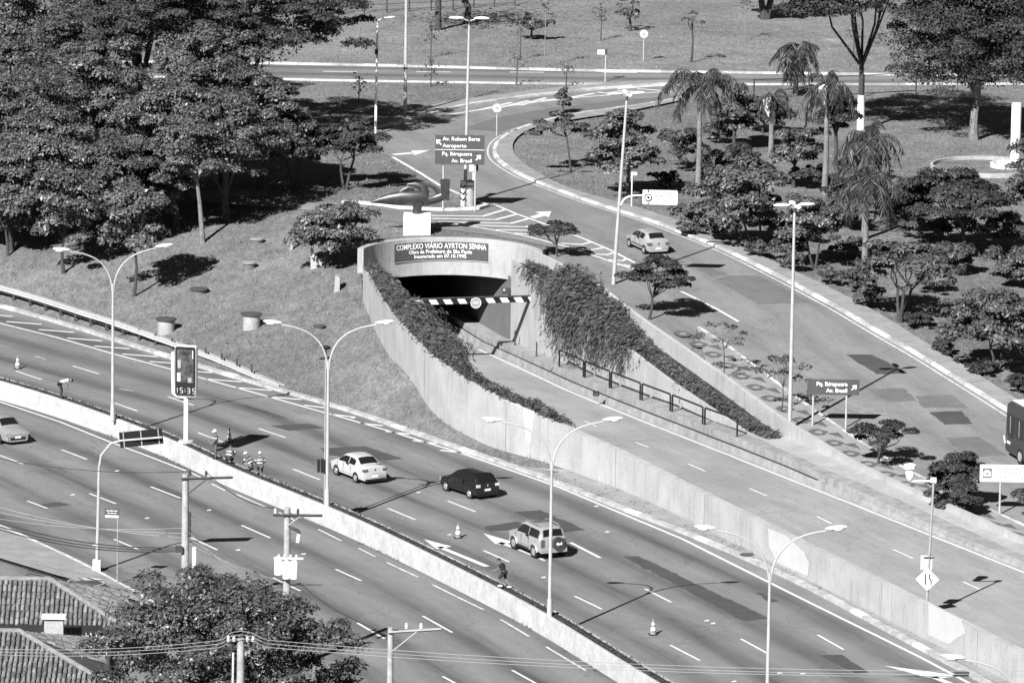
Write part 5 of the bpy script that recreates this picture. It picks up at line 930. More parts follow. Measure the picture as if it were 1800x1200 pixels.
# ---- sculpture: bronze form on a white block
b = T(733, 409); s = scale_at(b) * math.cos(PITCH); rt = thing('pedestal', 'plain white block pedestal on the grass above the portal', 'pedestal', b); hp = 34 / s; MB().box((0, 0, hp / 2 - .1), (47 / s, 1.8, hp + .2), 0, .99).build('block', 'white', rt)
sc = thing('sculpture', 'dark bronze abstract sculpture like a swooping bird on the white block', 'sculpture', (b[0], b[1], b[2] + hp)); z = lambda y: (373 - y) / s; X = lambda x: (x - 733) / s
MB().tube([(0, 0, -.02), (0, 0, z(362)), (X(736), 0, z(352))], [.33, .30, .42], 14).build('stem', 'bronze', sc, True)
def blob(pts, rs, name, sy=.6):
    o = MB().tube(pts, rs, 14).build(name, 'bronze', sc, True); o.scale = (1, sy, 1); return o
blob([(X(652), 0, z(355)), (X(668), 0, z(351.5)), (X(685), 0, z(349)), (X(705), 0, z(347)), (X(722), 0, z(347)), (X(740), 0, z(346)), (X(750), 0, z(344))], [.05, .22, .38, .5, .52, .5, .36], 'wing_body')
blob([(X(702), 0, z(341)), (X(708), 0, z(334)), (X(718), 0, z(329)), (X(728), 0, z(330))], [.22, .2, .16, .14], 'wing_fold')
blob([(X(716), 0, z(323)), (X(728), 0, z(323)), (X(740), 0, z(326)), (X(745), 0, z(335)), (X(742), 0, z(346)), (X(735), 0, z(352))], [.1, .2, .3, .34, .4, .4], 'arched_loop')
blob([(X(740), 0, z(324)), (X(755), 0, z(324)), (X(764), 0, z(330)), (X(770), 0, z(337))], [.2, .12, .13, .2], 'neck')
blob([(X(744), 0, z(351)), (X(756), 0, z(350)), (X(768), 0, z(346)), (X(780), 0, z(341))], [.42, .28, .3, .28], 'lower_limb')
MB().add([(X(x), y_, z(y)) for y_ in (-.35, .35) for x, y in ((772,314),(789,314),(788,349),(776,346),(774,338))], [(0,1,2,3,4),(9,8,7,6,5)] + [(i, (i+1)%5, 5+(i+1)%5, 5+i) for i in range(5)]).build('upright_blade', 'bronze', sc)
# ---- guard rail
gp_ = px(lambda x, y: H(x, y), [(-160,488),(0,524),(80,548),(165,577),(225,593),(300,616),(370,635),(430,657),(492,681)]); gp_ = smooth_pl(gp_, 1.5, 4); rt = thing('guard_rail', 'steel guard rail with black posts at the foot of the grass slope', 'guard rail', gp_[0])
ends = len(gp_)
secs = []; nn = normals(gp_)
hr = lambda i: .72 if i < ends - 14 else .72 * max(.05, (ends - 1 - i) / 14)
for i, p_ in enumerate(gp_):
    o = p_ - gp_[0]; hh_ = hr(i); secs.append([(o[0] + nn[i, 0]*a, o[1] + nn[i, 1]*a, o[2] + hh_ + c) for a, c in ((-.04, -.16), (-.09, -.12), (-.09, -.06), (-.03, 0), (-.09, .06), (-.09, .12), (-.04, .16))])
MB().loft(secs).build('beam', 'pole', rt)
L = resample(gp_, 24); Ln = normals(L)
for i, p_ in enumerate(L[:-2]): o = p_ - gp_[0]; MB().box((o[0] + Ln[i, 0]*.06, o[1] + Ln[i, 1]*.06, o[2] + .36), (.14, .18, .8)).build('post', 'pole_dark', rt)
secs = [[(p_[0]-gp_[0][0] + nn[i, 0]*.35, p_[1]-gp_[0][1] + nn[i, 1]*.35, p_[2]-gp_[0][2] + hr(i) + c) for c in (-.14, .14)] for i, p_ in enumerate(gp_)]; MB().loft(secs).build('rear_beam', 'pole_grey', rt)
# ---- concrete manhole cylinders and leftovers on the slope
for i, (a, bq, w_, h_, lb) in enumerate([(292,584,37,23,'short concrete manhole drum with dark lid low on the slope near the clock'),(442,576,38,24,'taller concrete manhole drum with dark lid in the middle of the slope'),(561,579,22,10,'small half-buried manhole drum beside the lamp on the slope'),(350,516,34,14,'half-buried concrete manhole near the round tree shadow'),(438,472,26,18,'pale broken manhole drum high on the slope'),(452,428,26,13,'low pale concrete block near the forked tree')]):
    b = T(a, bq); s = scale_at(b); r0 = w_ / 2 / s; hh_ = h_ / s * (1 if i < 2 else .55); rt = thing('manhole_drum', lb, 'manhole', b); MB().lathe([(r0*.8, -.3), (r0*.82, hh_ - .12), (r0*.82, hh_)], 18).build('drum', 'concrete' if i < 2 else 'asphalt_mid', rt, True); MB().lathe([(r0, hh_), (r0, hh_ + .08), (r0*.2, hh_ + .12)], 18).build('lid', 'asphalt_dark' if i < 4 else 'sidewalk', rt, True)
def slab(pts, thick, label, name='broken_wall', m='wall'):
    c = T(*pts[0][:2]); s = scale_at(c); base = c; rt = thing(name, label, 'concrete slab', c); V = []
    for y_ in (0, thick): V += [((x - pts[0][0]) / s, y_ + (pts[0][1] - yb) * 0, (pts[0][1] - y) / s) for x, y, yb in [(q[0], q[1], 0) for q in pts]]
    n = len(pts); o = MB().add(V, [tuple(range(n)), tuple(range(2*n - 1, n - 1, -1))] + [(i, (i+1) % n, n + (i+1) % n, n + i) for i in range(n)]).build('slab', m, rt); MB().box((.12, thick/2 + .02, -.1), (.3, thick, .2)).build('footing', 'concrete', rt); return rt
slab([(546,474),(545,424),(551,432),(551,446),(566,458),(564,486)], .25, 'broken white concrete panel leaning beside the bushy tree'); slab([(587,514),(589,484),(597,487),(597,514)], .8, 'short white concrete slab with dark end below the bushy tree'); slab([(510,440),(513,408),(518,408),(514,438)], .3, 'lone leaning concrete stake in the grass left of the bushy tree', 'concrete_stake', 'concrete'); slab([(637,474),(641,456),(646,457),(642,476)], .3, 'grey stub post beside the top of the curved wall', 'concrete_stake', 'concrete')
# ---- cones
def cone(a, bq, label):
    b = P(a, bq); rt = thing('traffic_cone', label, 'traffic cone', b, .3, 'traffic cones closing the inner lane'); k = 1.0
    MB().box((0, 0, .02), (.42, .42, .045)).build('base', 'rubber', rt); MB().lathe([(.17, .045), (.035, .86), (.02, .87)], 16).build('body', 'cone_orange', rt, True)
    for z0, z1 in ((.25, .43), (.54, .68)): MB().lathe([(.17 - .135*(z0-.045)/.815 + .006, z0), (.17 - .135*(z1-.045)/.815 + .006, z1)], 16).build('band', 'reflective', rt, True)
cone(31,648,'striped traffic cone ahead of the bent-over worker'); cone(403,776,'striped traffic cone behind the group of crouching workers'); cone(805,945,'striped traffic cone before the painted lane arrow'); cone(1148,1115,'striped traffic cone past the walking man along the planter')
# ---- fences
def fence(pts_px, hpx, label, nw=4, m='pole_dark', per=3.2):
    p_ = px(H, pts_px); s = scale_at(p_[0]); h = hpx / s; L = resample(p_, max(4, int(plen(p_)[-1] / per))); rt = thing('wire_fence', label, 'fence', p_[0])
    for q in L: o = q - p_[0]; MB().tube([(o[0], o[1], -.1 + o[2]), (o[0], o[1], o[2] + h)], .07, 6).build('post', m, rt)
    for k in range(nw): z = h * (.15 + .8 * k / max(1, nw - 1)); MB().tube([tuple(q - p_[0] + [0, 0, z]) for q in L], .022 if nw > 2 else .035, 4, False).build('wire', m, rt)
fence([(600,26),(700,22),(800,17),(905,10)], 38, 'dark post and wire fence at the top of the far lawn', 4, per=1.75); fence([(1325,178),(1420,174),(1520,170),(1610,165)], 40, 'post and rail fence in front of the far road beside the whitewashed tree', 2, per=4.5)
fence([(1720,530),(1760,545),(1800,560),(1850,580)], 26, 'low wire fence behind the two-stemmed trees', 2, per=2.5)
# ---- round basin and column in the park
b = T(1735, 297); s = scale_at(b); rt = thing('stone_basin', 'large round stone basin rim on the park lawn', 'basin', b); r0 = 100 / s; MB().lathe([(r0, -.2), (r0, .3), (r0 - .12, .33), (r0 - .2, .3), (r0 - .2, .02)], 48).build('rim', 'concrete', rt, True); MB().lathe([(r0 - .21, .0), (r0 - .21, .06), (.1, .07)], 48).build('basin_floor', 'grass', rt)
b = T(1770, 296); rt = thing('stone_ring', 'small pale ring set inside the round basin', 'basin', (b[0], b[1], b[2] + .1)); r0 = 30 / s; MB().lathe([(r0, 0), (r0, .3), (r0 - .25, .3), (r0 - .25, .05)], 28).build('rim', 'offwhite', rt, True); MB().lathe([(r0-.26, 0), (r0-.26, .04), (.05, .05)], 28).build('floor', 'asphalt_dark', rt)
b = T(1784, 292); s = scale_at(b); rt = thing('park_column', 'thick plain white column standing at the round basin', 'column', b); MB().lathe([(.36, -.1), (.36, 110/s), (.33, 112/s), (.05, 112.5/s)], 18).build('shaft', 'white', rt, True); MB().box((0, 0, .1), (.9, .9, .3)).build('plinth', 'offwhite', rt)
# repainted patches on the outer face of the left wall
for q in [[(887,702),(940,723),(932,779),(886,752)],[(1350,928),(1380,940),(1412,968),(1422,990),(1420,1012),(1366,988),(1352,960)],[(1632,1059),(1690,1088),(1697,1112),(1680,1122),(1668,1132),(1632,1115)]]: wall_patch(q)
rp = P(1631, 1060, 2.0); 
# ================================================================== VEHICLES
def car(label, pl_front, pl_rear, spec, paint, fn=flat0, at=None, head=None, name='car', cat='car'):
    """pl_*: pixels where the left wheels touch the road (front, rear)"""
    L, W, wb = spec['L'], spec['W'], spec['wb']; hw = W / 2
    if at is None:
        f_, r_ = on(fn, *pl_front), on(fn, *pl_rear); hdv = unit((f_ - r_)[:2]); c = (f_ + r_)[:2] / 2 + np.array([hdv[1], -hdv[0]]) * (hw - .1)
    else: c = np.array(at[:2]); hdv = np.array(head)
    z0 = float(fn(c[0], c[1])) + (.033 if fn is not flat0 else 0.0); rz = math.atan2(-hdv[0], hdv[1]); rt = thing(name, label, cat, (c[0], c[1], z0), rz)
    if fn is not flat0:                      # follow the slope of the road
        g = float(fn(*(c + hdv)) - fn(*(c - hdv))) / 2; rt.rotation_euler = (math.atan(g), 0, rz)
    prof = spec['prof']; ys = np.array([p[0] for p in prof]); zt = np.array([p[1] for p in prof]); wf = np.array([p[2] for p in prof]); rf = np.array([p[3] for p in prof]); belt = spec['belt']; zb = spec.get('zb', .2)
    def sec(y):
        z = np.interp(y, ys, zt); w_ = hw * np.interp(y, ys, wf); r = hw * np.interp(y, ys, rf); bz = min(belt + .03 * (-y / L), z - .07)
        return [(0, zb), (.8 * w_, zb), (.96 * w_, zb + .08), (w_, zb + .3), (.965 * w_, bz), (r, z - .045), (r * .86, z), (r * .4, z + .028), (0, z + .035)]
    Y = np.unique(np.concatenate([ys, np.linspace(ys[0], ys[-1], 30)])); secs = []
    for y in Y:
        h = sec(y); ringp = [(x, y, z) for x, z in h] + [(-x, y, z) for x, z in h[-2:0:-1]]; secs.append(ringp)
    b = MB().loft(secs, close=True); n = len(secs[0]); b.cap(range(n)); b.cap(range(len(b.v) - n, len(b.v))); body = b.build('body', paint, rt, True)
    # glass
    def sidewin(y0, y1, name='side_window'):
        for s in (-1, 1):
            g = []
            for y in np.linspace(y0, y1, 10):
                h = sec(y); (xa, za), (xb, zb_) = h[4], h[5]; g.append([(s * (xa + (xb - xa) * t + .012), y, za + (zb_ - za) * t) for t in (.1, .5, .88)])
            MB().loft(g).build(name, 'glass_dark', rt)
    for y0, y1 in spec['side']: sidewin(y0, y1)
    for nm, (y0, y1) in (('rear_window', spec['rear']), ('windscreen', spec['front'])):
        g = []
        for y in np.linspace(y0, y1, 6):
            h = sec(y); r6, r7, r8 = h[6], h[7], h[8]; dy = -.012 if nm == 'rear_window' else .012; pts = [(-r6[0], r6[1]), (-r7[0], r7[1]), (0, r8[1]), (r7[0], r7[1]), (r6[0], r6[1])]; g.append([(x * .97, y + dy, z + .012) for x, z in pts])
        MB().loft(g).build(nm, 'glass_dark', rt)
    # wheels
    rw_ = spec.get('rw', .29)
    for s in (-1, 1):
        for y in (wb / 2 + spec.get('wo', 0), -wb / 2 + spec.get('wo', 0)):
            MB().prism([(y + (rw_ + .055) * math.cos(a), rw_ + (rw_ + .055) * math.sin(a)) for a in np.linspace(0, 2 * math.pi, 20, endpoint=False)], .02).build('arch', 'black', rt).matrix_local = Matrix.Translation((s * (hw * 1.0 - .002), 0, 0)) @ Matrix.Rotation(R_(90), 4, 'Z')
            wh = link(bpy.data.objects.new('wheel', MB().tube([(s * (hw - .19), 0, 0), (s * (hw - .0), 0, 0), (s * (hw + .02), 0, 0)], [rw_, rw_, rw_ * .93], 20).mesh('wheel', 'rubber', True)), rt); wh.location = (0, y, rw_)
            MB().tube([(s * (hw + .01), 0, 0), (s * (hw + .03), 0, 0)], [rw_ * .66, rw_ * .6], 16).build('rim', 'chrome', wh, True); MB().tube([(s * (hw + .03), 0, 0), (s * (hw + .036), 0, 0)], rw_ * .18, 8).build('hub', 'pole_grey', wh)
    for s in (-1, 1):                       # shut lines of the doors
        for y in spec.get('seams', (-.55, .32, 1.02)): MB().box((s * hw * .992, y, (zb + belt) / 2 + .06), (.022, .014, belt - zb - .2)).build('door_seam', 'black', rt)
    # lights, plates, bumpers, mirrors
    yr = ys[0]; yf = ys[-1]
    for s in (-1, 1):
        tz, tw, th = spec['tail']; MB().box((s * (hw * .78), yr + .05, tz), (tw, .16, th)).build('tail_light', spec.get('tailm', 'lamp_red'), rt); MB().box((s * (hw * .74), yf - .10, spec['hz']), (.34, .16, .15)).build('headlight', 'chrome', rt)
        MB().ellip((s * (hw + .09), spec['front'][0] - .18 if False else spec['side'][0][1] - .05, belt + .08), (.1, .06, .075), 8, 6).build('mirror', spec.get('mirror', 'black'), rt, True); MB().box((s * (hw * .985 + .01), spec['side'][0][0] + .25, belt - .09), (.02, .16, .03)).build('door_handle', spec.get('trim', paint), rt); MB().box((s * (hw + .004), -.05, zb + .26), (.02, wb - .75, .05)).build('side_strip', 'rubber' if spec.get('strip') else paint, rt)
    MB().box((0, yr - .012, spec['pz']), (.4, .02, .13)).build('number_plate', 'plate', rt); MB().box((0, yr + .01, zb + .07), (W * .78, .06, .12)).build('rear_bumper_lip', spec.get('bump', 'black'), rt); MB().box((0, yf - .0, zb + .2), (W * .6, .04, .14)).build('grille', 'black', rt); MB().box((0, yf + .012, zb + .27), (.4, .02, .12)).build('number_plate', 'plate', rt)
    MB().ellip((0, yr - .008, spec['tail'][0]), (.06, .015, .06), 10, 6).build('badge', 'chrome' if paint == 'car_black' else 'pole_dark', rt)
    return rt
SEDAN = dict(L=4.1, W=1.66, wb=2.37, belt=.95, prof=[(-2.08,.72,.86,.72),(-2.05,.98,.94,.80),(-1.95,1.04,.97,.84),(-1.42,1.07,1,.86),(-.85,1.40,1,.73),(-.4,1.455,1,.72),(.2,1.455,1,.72),(.5,1.40,1,.72),(1.12,1.02,1,.84),(1.3,.97,1,.86),(1.9,.80,.95,.82),(2.07,.62,.84,.72)], side=[(-1.0,-.28),(-.2,.95)], rear=(-1.38,-.88), front=(.56,1.08), tail=(.86,.3,.12), hz=.66, pz=.48)
HATCH = dict(L=3.85, W=1.68, wb=2.45, belt=.93, prof=[(-1.88,.60,.88,.78),(-1.87,.93,.96,.84),(-1.78,1.02,.98,.84),(-1.52,1.36,1,.77),(-1.32,1.43,1,.75),(.1,1.46,1,.74),(.42,1.38,1,.72),(1.05,.99,1,.84),(1.25,.94,1,.86),(1.85,.78,.95,.82),(1.97,.6,.86,.74)], side=[(-1.45,-.62),(-.54,.9)], rear=(-1.76,-1.54), front=(.46,1.02), tail=(.82,.26,.16), tailm='offwhite', hz=.64, pz=.56, trim='black')
KA = dict(L=3.62, W=1.64, wb=2.45, belt=.92, prof=[(-1.80,.55,.8,.64),(-1.76,.85,.93,.74),(-1.62,1.0,.97,.80),(-1.18,1.33,1,.72),(-.95,1.38,1,.71),(0,1.42,1,.70),(.4,1.36,1,.70),(1.05,.98,1,.82),(1.25,.92,1,.84),(1.68,.75,.93,.78),(1.81,.55,.8,.66)], side=[(-1.0,-.35),(-.28,.9)], rear=(-1.56,-1.18), front=(.44,1.02), tail=(.74,.3,.15), hz=.64, pz=.42, strip=1, bump='car_silver', rw=.28)
SUV = dict(L=3.9, W=1.74, wb=2.45, belt=1.10, zb=.36, rw=.36, prof=[(-1.93,.72,.93,.86),(-1.92,1.05,.97,.86),(-1.86,1.2,.98,.84),(-1.70,1.62,1,.77),(-1.5,1.70,1,.75),(.25,1.74,1,.75),(.55,1.68,1,.75),(1.05,1.18,1,.86),(1.2,1.12,1,.88),(1.85,.98,.95,.84),(1.95,.75,.88,.78)], side=[(-1.62,-.5),(-.42,.9)], rear=(-1.84,-1.70), front=(.6,1.02), tail=(.92,.2,.42), hz=.86, pz=.5, bump='car_silver', mirror='black')
car('white sedan with dark rear window on a fresh asphalt patch', (592.5,834), (628,848), SEDAN, 'car_white')
car('black hatchback with pale wheels in the middle lane', (788,863), (825,875), HATCH, 'car_black')
sv = car('silver off-roader with spare wheel on its back door and roof rails', (905,964), (941,980), SUV, 'car_silver')
MB().tube([(.25, -2.13, .88), (.25, -1.93, .88)], [.37, .38], 24).build('spare_wheel', 'pole_dark', sv, True); lettering('4x4', .24, 'sign_white', sv, (.25, -2.14, .88), 'CENTER', 1.0, .01)
for s in (-1, 1): MB().tube([(s*.58, -1.45, 1.70), (s*.58, -1.3, 1.82), (s*.58, .1, 1.84), (s*.58, .3, 1.74)], .028, 6).build('roof_rail', 'chrome', sv, True)
for y in (-.1, .25 - .7): MB().tube([(-.58, y, 1.83), (.58, y, 1.83)], .025, 6).build('cross_bar', 'pole_dark', sv)
for s in (-1, 1):
    for y in (1.225, -1.225): MB().tube([(s*.885, y + .44*math.cos(a), .36 + .44*math.sin(a)) for a in np.linspace(.1, 3.04, 10)], .06, 6).build('wheel_flare', 'car_silver', sv, True)
    MB().box((s*.8, 0, .37), (.14, 1.5, .06)).build('side_step', 'pole_dark', sv)
MB().box((0, -1.95, .5), (1.6, .16, .22)).build('rear_bumper', 'car_silver', sv)
car('small rounded silver hatchback driving on the upper road', (1110,436), (1131.5,446), KA, 'car_silver', H)
tm_ = -unit((MED[40] - MED[44])[:2]); q = P(4, 770); kk = int(np.argmin(np.linalg.norm(MED[:, :2] - q[:2], axis=1))); hd_ = unit((MED[kk + 3] - MED[kk])[:2])
car('grey car with bright number plate coming along the near carriageway', None, None, SEDAN, 'car_grey', at=P(3,771), head=hd_)
# bus: its side and one end reach into the frame
b = T(1764, 800); k = int(np.argmin(np.linalg.norm(IE[:, :2] - b[:2], axis=1))); hd_ = unit((IE[k - 6] - IE[k + 6])[:2]); rz = math.atan2(-hd_[0], hd_[1]); Lb, Wb, Hb = 11.5, 2.5, 3.35
c = b[:2] - hd_ * Lb / 2 + np.array([hd_[1], -hd_[0]]) * Wb / 2; g = float(H(*(c + hd_ * 3)) - H(*(c - hd_ * 3))) / 6; rt = thing('bus', 'dark grey city bus with pale roof on the upper road', 'bus', (c[0], c[1], float(H(c[0], c[1])) + .033), rz); rt.rotation_euler = (math.atan(g), 0, rz)
secs = []
for y, kx, zt, zl in [(-Lb/2, .9, Hb-.25, .5), (-Lb/2+.12, .98, Hb-.08, .36), (-Lb/2+.4, 1, Hb, .34), (Lb/2-.5, 1, Hb, .34), (Lb/2-.15, .98, Hb-.08, .36), (Lb/2, .9, Hb-.3, .55)]:
    x = Wb/2*kx; h = [(0, zl), (x*.96, zl), (x, zl+.15), (x, 1.0), (x*.985, zt-.35), (x*.95, zt-.12), (x*.8, zt), (0, zt+.04)]; secs.append([(a, y, z) for a, z in h] + [(-a, y, z) for a, z in h[-2:0:-1]])
bb = MB().loft(secs, close=True); n = len(secs[0]); bb.cap(range(n)); bb.cap(range(len(bb.v)-n, len(bb.v))); bb.build('body', 'bus_grey', rt, True); MB().box((0, 0, Hb + .05), (Wb*.78, Lb*.93, .05)).build('roof_panel', 'white', rt)
for s in (-1, 1):
    yy = Lb/2 - .35
    for i in range(8):
        w_ = 1.05 if i == 0 else 1.2; y0 = yy - w_; 
        pts = [(y0 + .06, 1.5), (y0 + .2, 1.28 if i == 0 else 1.45), (yy - .3, 1.28 if i == 0 else 1.45), (yy - .06, 1.6), (yy - .06, 2.65), (y0 + .06, 2.65)]; wn = MB().add([(s*(Wb/2+.012), a, z) for a, z in pts], [tuple(range(6))]).build('window', 'glass_dark', rt); yy = y0 - .1
        if i < 2: MB().box((s*(Wb/2+.02), y0 + .55, 2.05), (.01, .07, 1.0)).build('grab_pole', 'pole_grey', wn)
    for y in (Lb/2 - 2.4, -Lb/2 + 3.2):
        wh = link(bpy.data.objects.new('wheel', MB().tube([(s*(Wb/2-.28), 0, 0), (s*(Wb/2+.01), 0, 0)], .48, 20).mesh('wheel', 'rubber', True)), rt); wh.location = (0, y, .48); MB().tube([(s*(Wb/2+.01), 0, 0), (s*(Wb/2+.03), 0, 0)], .28, 14).build('rim', 'pole_grey', wh)
    MB().box((s*(Wb/2+.015), Lb/2 - .7, .95), (.02, .45, .16)).build('side_marker', 'offwhite', rt)
MB().box((0, Lb/2 + .01, 1.9), (Wb*.8, .04, 1.5)).build('windscreen', 'glass_dark', rt); MB().box((-.9, Lb/2 + .02, .85), (.3, .05, .2)).build('headlight', 'chrome', rt); MB().box((.9, Lb/2 + .02, .85), (.3, .05, .2)).build('headlight', 'chrome', rt); MB().tube([(-Wb/2 + .05, Lb/2 - .05, .75), (-Wb/2 - .02, Lb/2 + .02, 1.2)], .04, 6).build('corner_trim', 'white', rt)
# ================================================================== PEOPLE
def skin_mesh(nodes, edges, name, m, root=0, sub=1):
    """nodes: list of (xyz, radius)"""
    me = bpy.data.meshes.new(name); me.from_pydata([n[0] for n in nodes], edges, []); o = bpy.data.objects.new(name, me); sk = o.modifiers.new('s', 'SKIN'); sk.use_smooth_shade = True; sb = o.modifiers.new('u', 'SUBSURF'); sb.levels = sub; sb.render_levels = sub
    for i, n in enumerate(nodes): r = n[1]; me.skin_vertices[0].data[i].radius = r if isinstance(r, tuple) else (r, r); me.skin_vertices[0].data[i].use_root = (i == root)
    out = eval_mesh(o); out.name = name; out.materials.clear(); out.materials.append(MATS[m]); return out
def add_bits(me, mb):
    bm = bmesh.new(); bm.from_mesh(me); tmp = mb.mesh('tmp', 'skin', True); bm.from_mesh(tmp); bm.to_mesh(me); bm.free(); bpy.data.meshes.remove(tmp)
    for p_ in me.polygons: p_.material_index = 0; p_.use_smooth = True
def person(label, base, rz, J, shirt, trousers, helmet=None, hair='black', stripes=True, short=False, sleeve=.6, group=None):
    rt = thing('person', label, 'person', base, rz, group); V = lambda k: Vector(J[k]); names = ['pel', 'spine', 'chest', 'neck', 'head']; N, E, ix = [], [], {}
    def nd(k, p, r): ix[k] = len(N); N.append((tuple(p), r)); return ix[k]
    nd('pel', V('pel'), .125); nd('spine', V('pel').lerp(V('chest'), .5), .115); nd('chest', V('chest'), (.15, .12)); nd('neck', V('neck'), .055); nd('skull', V('head') - (V('head') - V('neck')) * .25, .075); E += [(0, 1), (1, 2), (2, 3), (3, 4)]
    for s in 'LR':
        nd('sh' + s, V('sh' + s), .06); nd('el' + s, V('el' + s), .043); nd('wr' + s, V('wr' + s), .03); dirh = (V('wr' + s) - V('el' + s)).normalized(); nd('pa' + s, V('wr' + s) + dirh * .08, (.04, .022)); E += [(2, ix['sh' + s]), (ix['sh' + s], ix['el' + s]), (ix['el' + s], ix['wr' + s]), (ix['wr' + s], ix['pa' + s])]
        nd('hi' + s, V('hi' + s), .09); nd('kn' + s, V('kn' + s), .06); nd('an' + s, V('an' + s), .042); nd('to' + s, V('to' + s), (.04, .03)); E += [(0, ix['hi' + s]), (ix['hi' + s], ix['kn' + s]), (ix['kn' + s], ix['an' + s]), (ix['an' + s], ix['to' + s])]
    body = skin_mesh(N, E, 'body', 'skin'); bits = MB(); hv = (V('head') - V('neck')).normalized(); fwd = Vector(J.get('face', (0, 1, 0))).normalized(); fwd = (fwd - hv * fwd.dot(hv)).normalized(); side = fwd.cross(hv); ax = Matrix((side, fwd, hv)).transposed(); hc = V('head')
    bits.ellip(tuple(hc), (.078, .098, .118), 14, 10, ax); bits.ellip(tuple(hc + fwd * .1 - hv * .01), (.015, .025, .022), 8, 6, ax); bits.ellip(tuple(hc + fwd * .088 - hv * .055), (.028, .012, .008), 8, 6, ax)
    for s in (-1, 1): bits.ellip(tuple(hc + side * s * .08), (.012, .025, .033), 8, 6, ax); bits.ellip(tuple(hc + fwd * .09 + side * s * .032 + hv * .01), (.014, .01, .008), 8, 6, ax)
    for s in 'LR':                            # palm with five unequal, bent fingers
        w_ = V('wr' + s); d = (w_ - V('el' + s)).normalized(); a = d.orthogonal().normalized(); bq = d.cross(a); p0 = w_ + d * .09
        for i, (o, ln) in enumerate(((-.03, .062), (-.01, .075), (.01, .07), (.03, .055))): f0 = p0 + a * o; f1 = f0 + d * ln * .55; f2 = f1 + (d * .6 + bq * .7).normalized() * ln * .5; bits.tube([f0, f1, f2], [.0095, .009, .007], 6)
        f0 = w_ + d * .04 + a * .035; bits.tube([f0, f0 + (d * .6 + a * .7) * .04, f0 + (d * .9 + a * .5 + bq * .3) * .07], [.011, .01, .008], 6)
    add_bits(body, bits); link(bpy.data.objects.new('body', body), rt)
    # clothing
    sl = [(V('pel'), .145), (V('spine') if 'spine' in J else V('pel').lerp(V('chest'), .5), (.15, .135)), (V('chest'), (.178, .145)), (V('chest').lerp(V('neck'), .75), .075)]; e = [(0, 1), (1, 2), (2, 3)]
    for s in 'LR': i = len(sl); sl += [(V('sh' + s), .082), (V('sh' + s).lerp(V('el' + s), .95 if sleeve > .8 else sleeve), .064)]; e += [(2, i), (i, i + 1)]
    if sleeve > .8:
        for s in 'LR': i = len(sl); sl += [(V('wr' + s), .045)]; e += [(5 if s == 'L' else 7, i)]
    link(bpy.data.objects.new('shirt', skin_mesh([(tuple(p), r) for p, r in sl], e, 'shirt', shirt)), rt)
    tl = [(V('pel') + Vector((0, 0, .03)), .14)]; e = []
    for s in 'LR':
        i = len(tl); tl += [(V('hi' + s), .112), (V('kn' + s), .082 if not short else .09)]; e += [(0, i), (i, i + 1)]
        if not short: tl += [(V('an' + s), .062)]; e += [(i + 1, i + 2)]
    link(bpy.data.objects.new('trousers', skin_mesh([(tuple(p), r) for p, r in tl], e, 'trousers', trousers)), rt)
    for s in 'LR': a, t_ = V('an' + s), V('to' + s); d = (t_ - a); d.z = 0; d = d.normalized() if d.length > .01 else Vector((0, 1, 0)); sd = d.cross(Vector((0, 0, 1))); MB().ellip(tuple(a + d * .07 - Vector((0, 0, .035))), (.05, .15, .05), 10, 6, Matrix((sd, d, Vector((0, 0, 1)))).transposed()).build('shoe', 'white' if short else 'black', rt, True)
    if stripes:
        up = (V('chest') - V('pel')).normalized(); sd = (V('shR') - V('shL')).normalized(); fw = up.cross(sd)
        for t_ in (.45, .95):
            c = V('pel').lerp(V('chest'), t_); o = []
            for k in range(17):
                a = 2 * math.pi * k / 16; p_ = sd * math.cos(a) * .195 + fw * math.sin(a) * .165; o.append([tuple(c + p_ - up * .026), tuple(c + p_ * 1.02 + up * .026)])
            MB().loft(o).build('reflective_band', 'reflective', rt, True)
        for s in 'LR': a, b_ = V('sh' + s), V('el' + s); MB().tube([a.lerp(b_, .45), a.lerp(b_, .6)], .084, 10).build('sleeve_band', 'reflective', rt, True)
    if helmet:
        b = MB(); o = []
        for i in range(7):
            th = i / 6 * math.pi / 2 * 1.05; o.append([tuple(hc + hv * .02 + (side * math.cos(a) * .105 + fwd * math.sin(a) * .13) * math.sin(th) + hv * .125 * math.cos(th)) for a in np.linspace(0, 2 * math.pi, 16, endpoint=False)])
        b.loft(o, close=True); b.cap(range(16)); h_ = b.build('helmet', helmet, rt, True); MB().ellip(tuple(hc + fwd * .13 + hv * .03), (.08, .06, .012), 10, 5, ax).build('brim', helmet, h_, True)
    else: MB().ellip(tuple(hc + hv * .035 - fwd * .015), (.088, .104, .1), 12, 8, ax).build('hair', hair, rt, True)
    return rt
STAND = dict(pel=(0,0,.95), chest=(0,.02,1.28), neck=(0,.02,1.47), head=(0,.05,1.62), shL=(-.19,.0,1.40), elL=(-.25,.06,1.13), wrL=(-.2,.27,1.02), shR=(.19,0,1.40), elR=(.25,.05,1.13), wrR=(.18,.28,1.05), hiL=(-.1,0,.9), knL=(-.11,.03,.5), anL=(-.11,0,.09), toL=(-.13,.16,.04), hiR=(.1,0,.9), knR=(.11,.03,.5), anR=(.12,-.03,.09), toR=(.14,.13,.04), face=(0,1,-.3))
BENT = dict(pel=(0,-.12,.92), chest=(0,.28,1.1), neck=(0,.46,1.14), head=(0,.6,1.08), shL=(-.18,.38,1.1), elL=(-.2,.42,.83), wrL=(-.1,.36,.6), shR=(.18,.38,1.1), elR=(.2,.4,.83), wrR=(.1,.34,.6), hiL=(-.1,-.1,.88), knL=(-.11,.04,.48), anL=(-.11,-.04,.09), toL=(-.12,.12,.04), hiR=(.1,-.1,.88), knR=(.11,.02,.48), anR=(.11,-.06,.09), toR=(.12,.1,.04), face=(0,.6,-1))
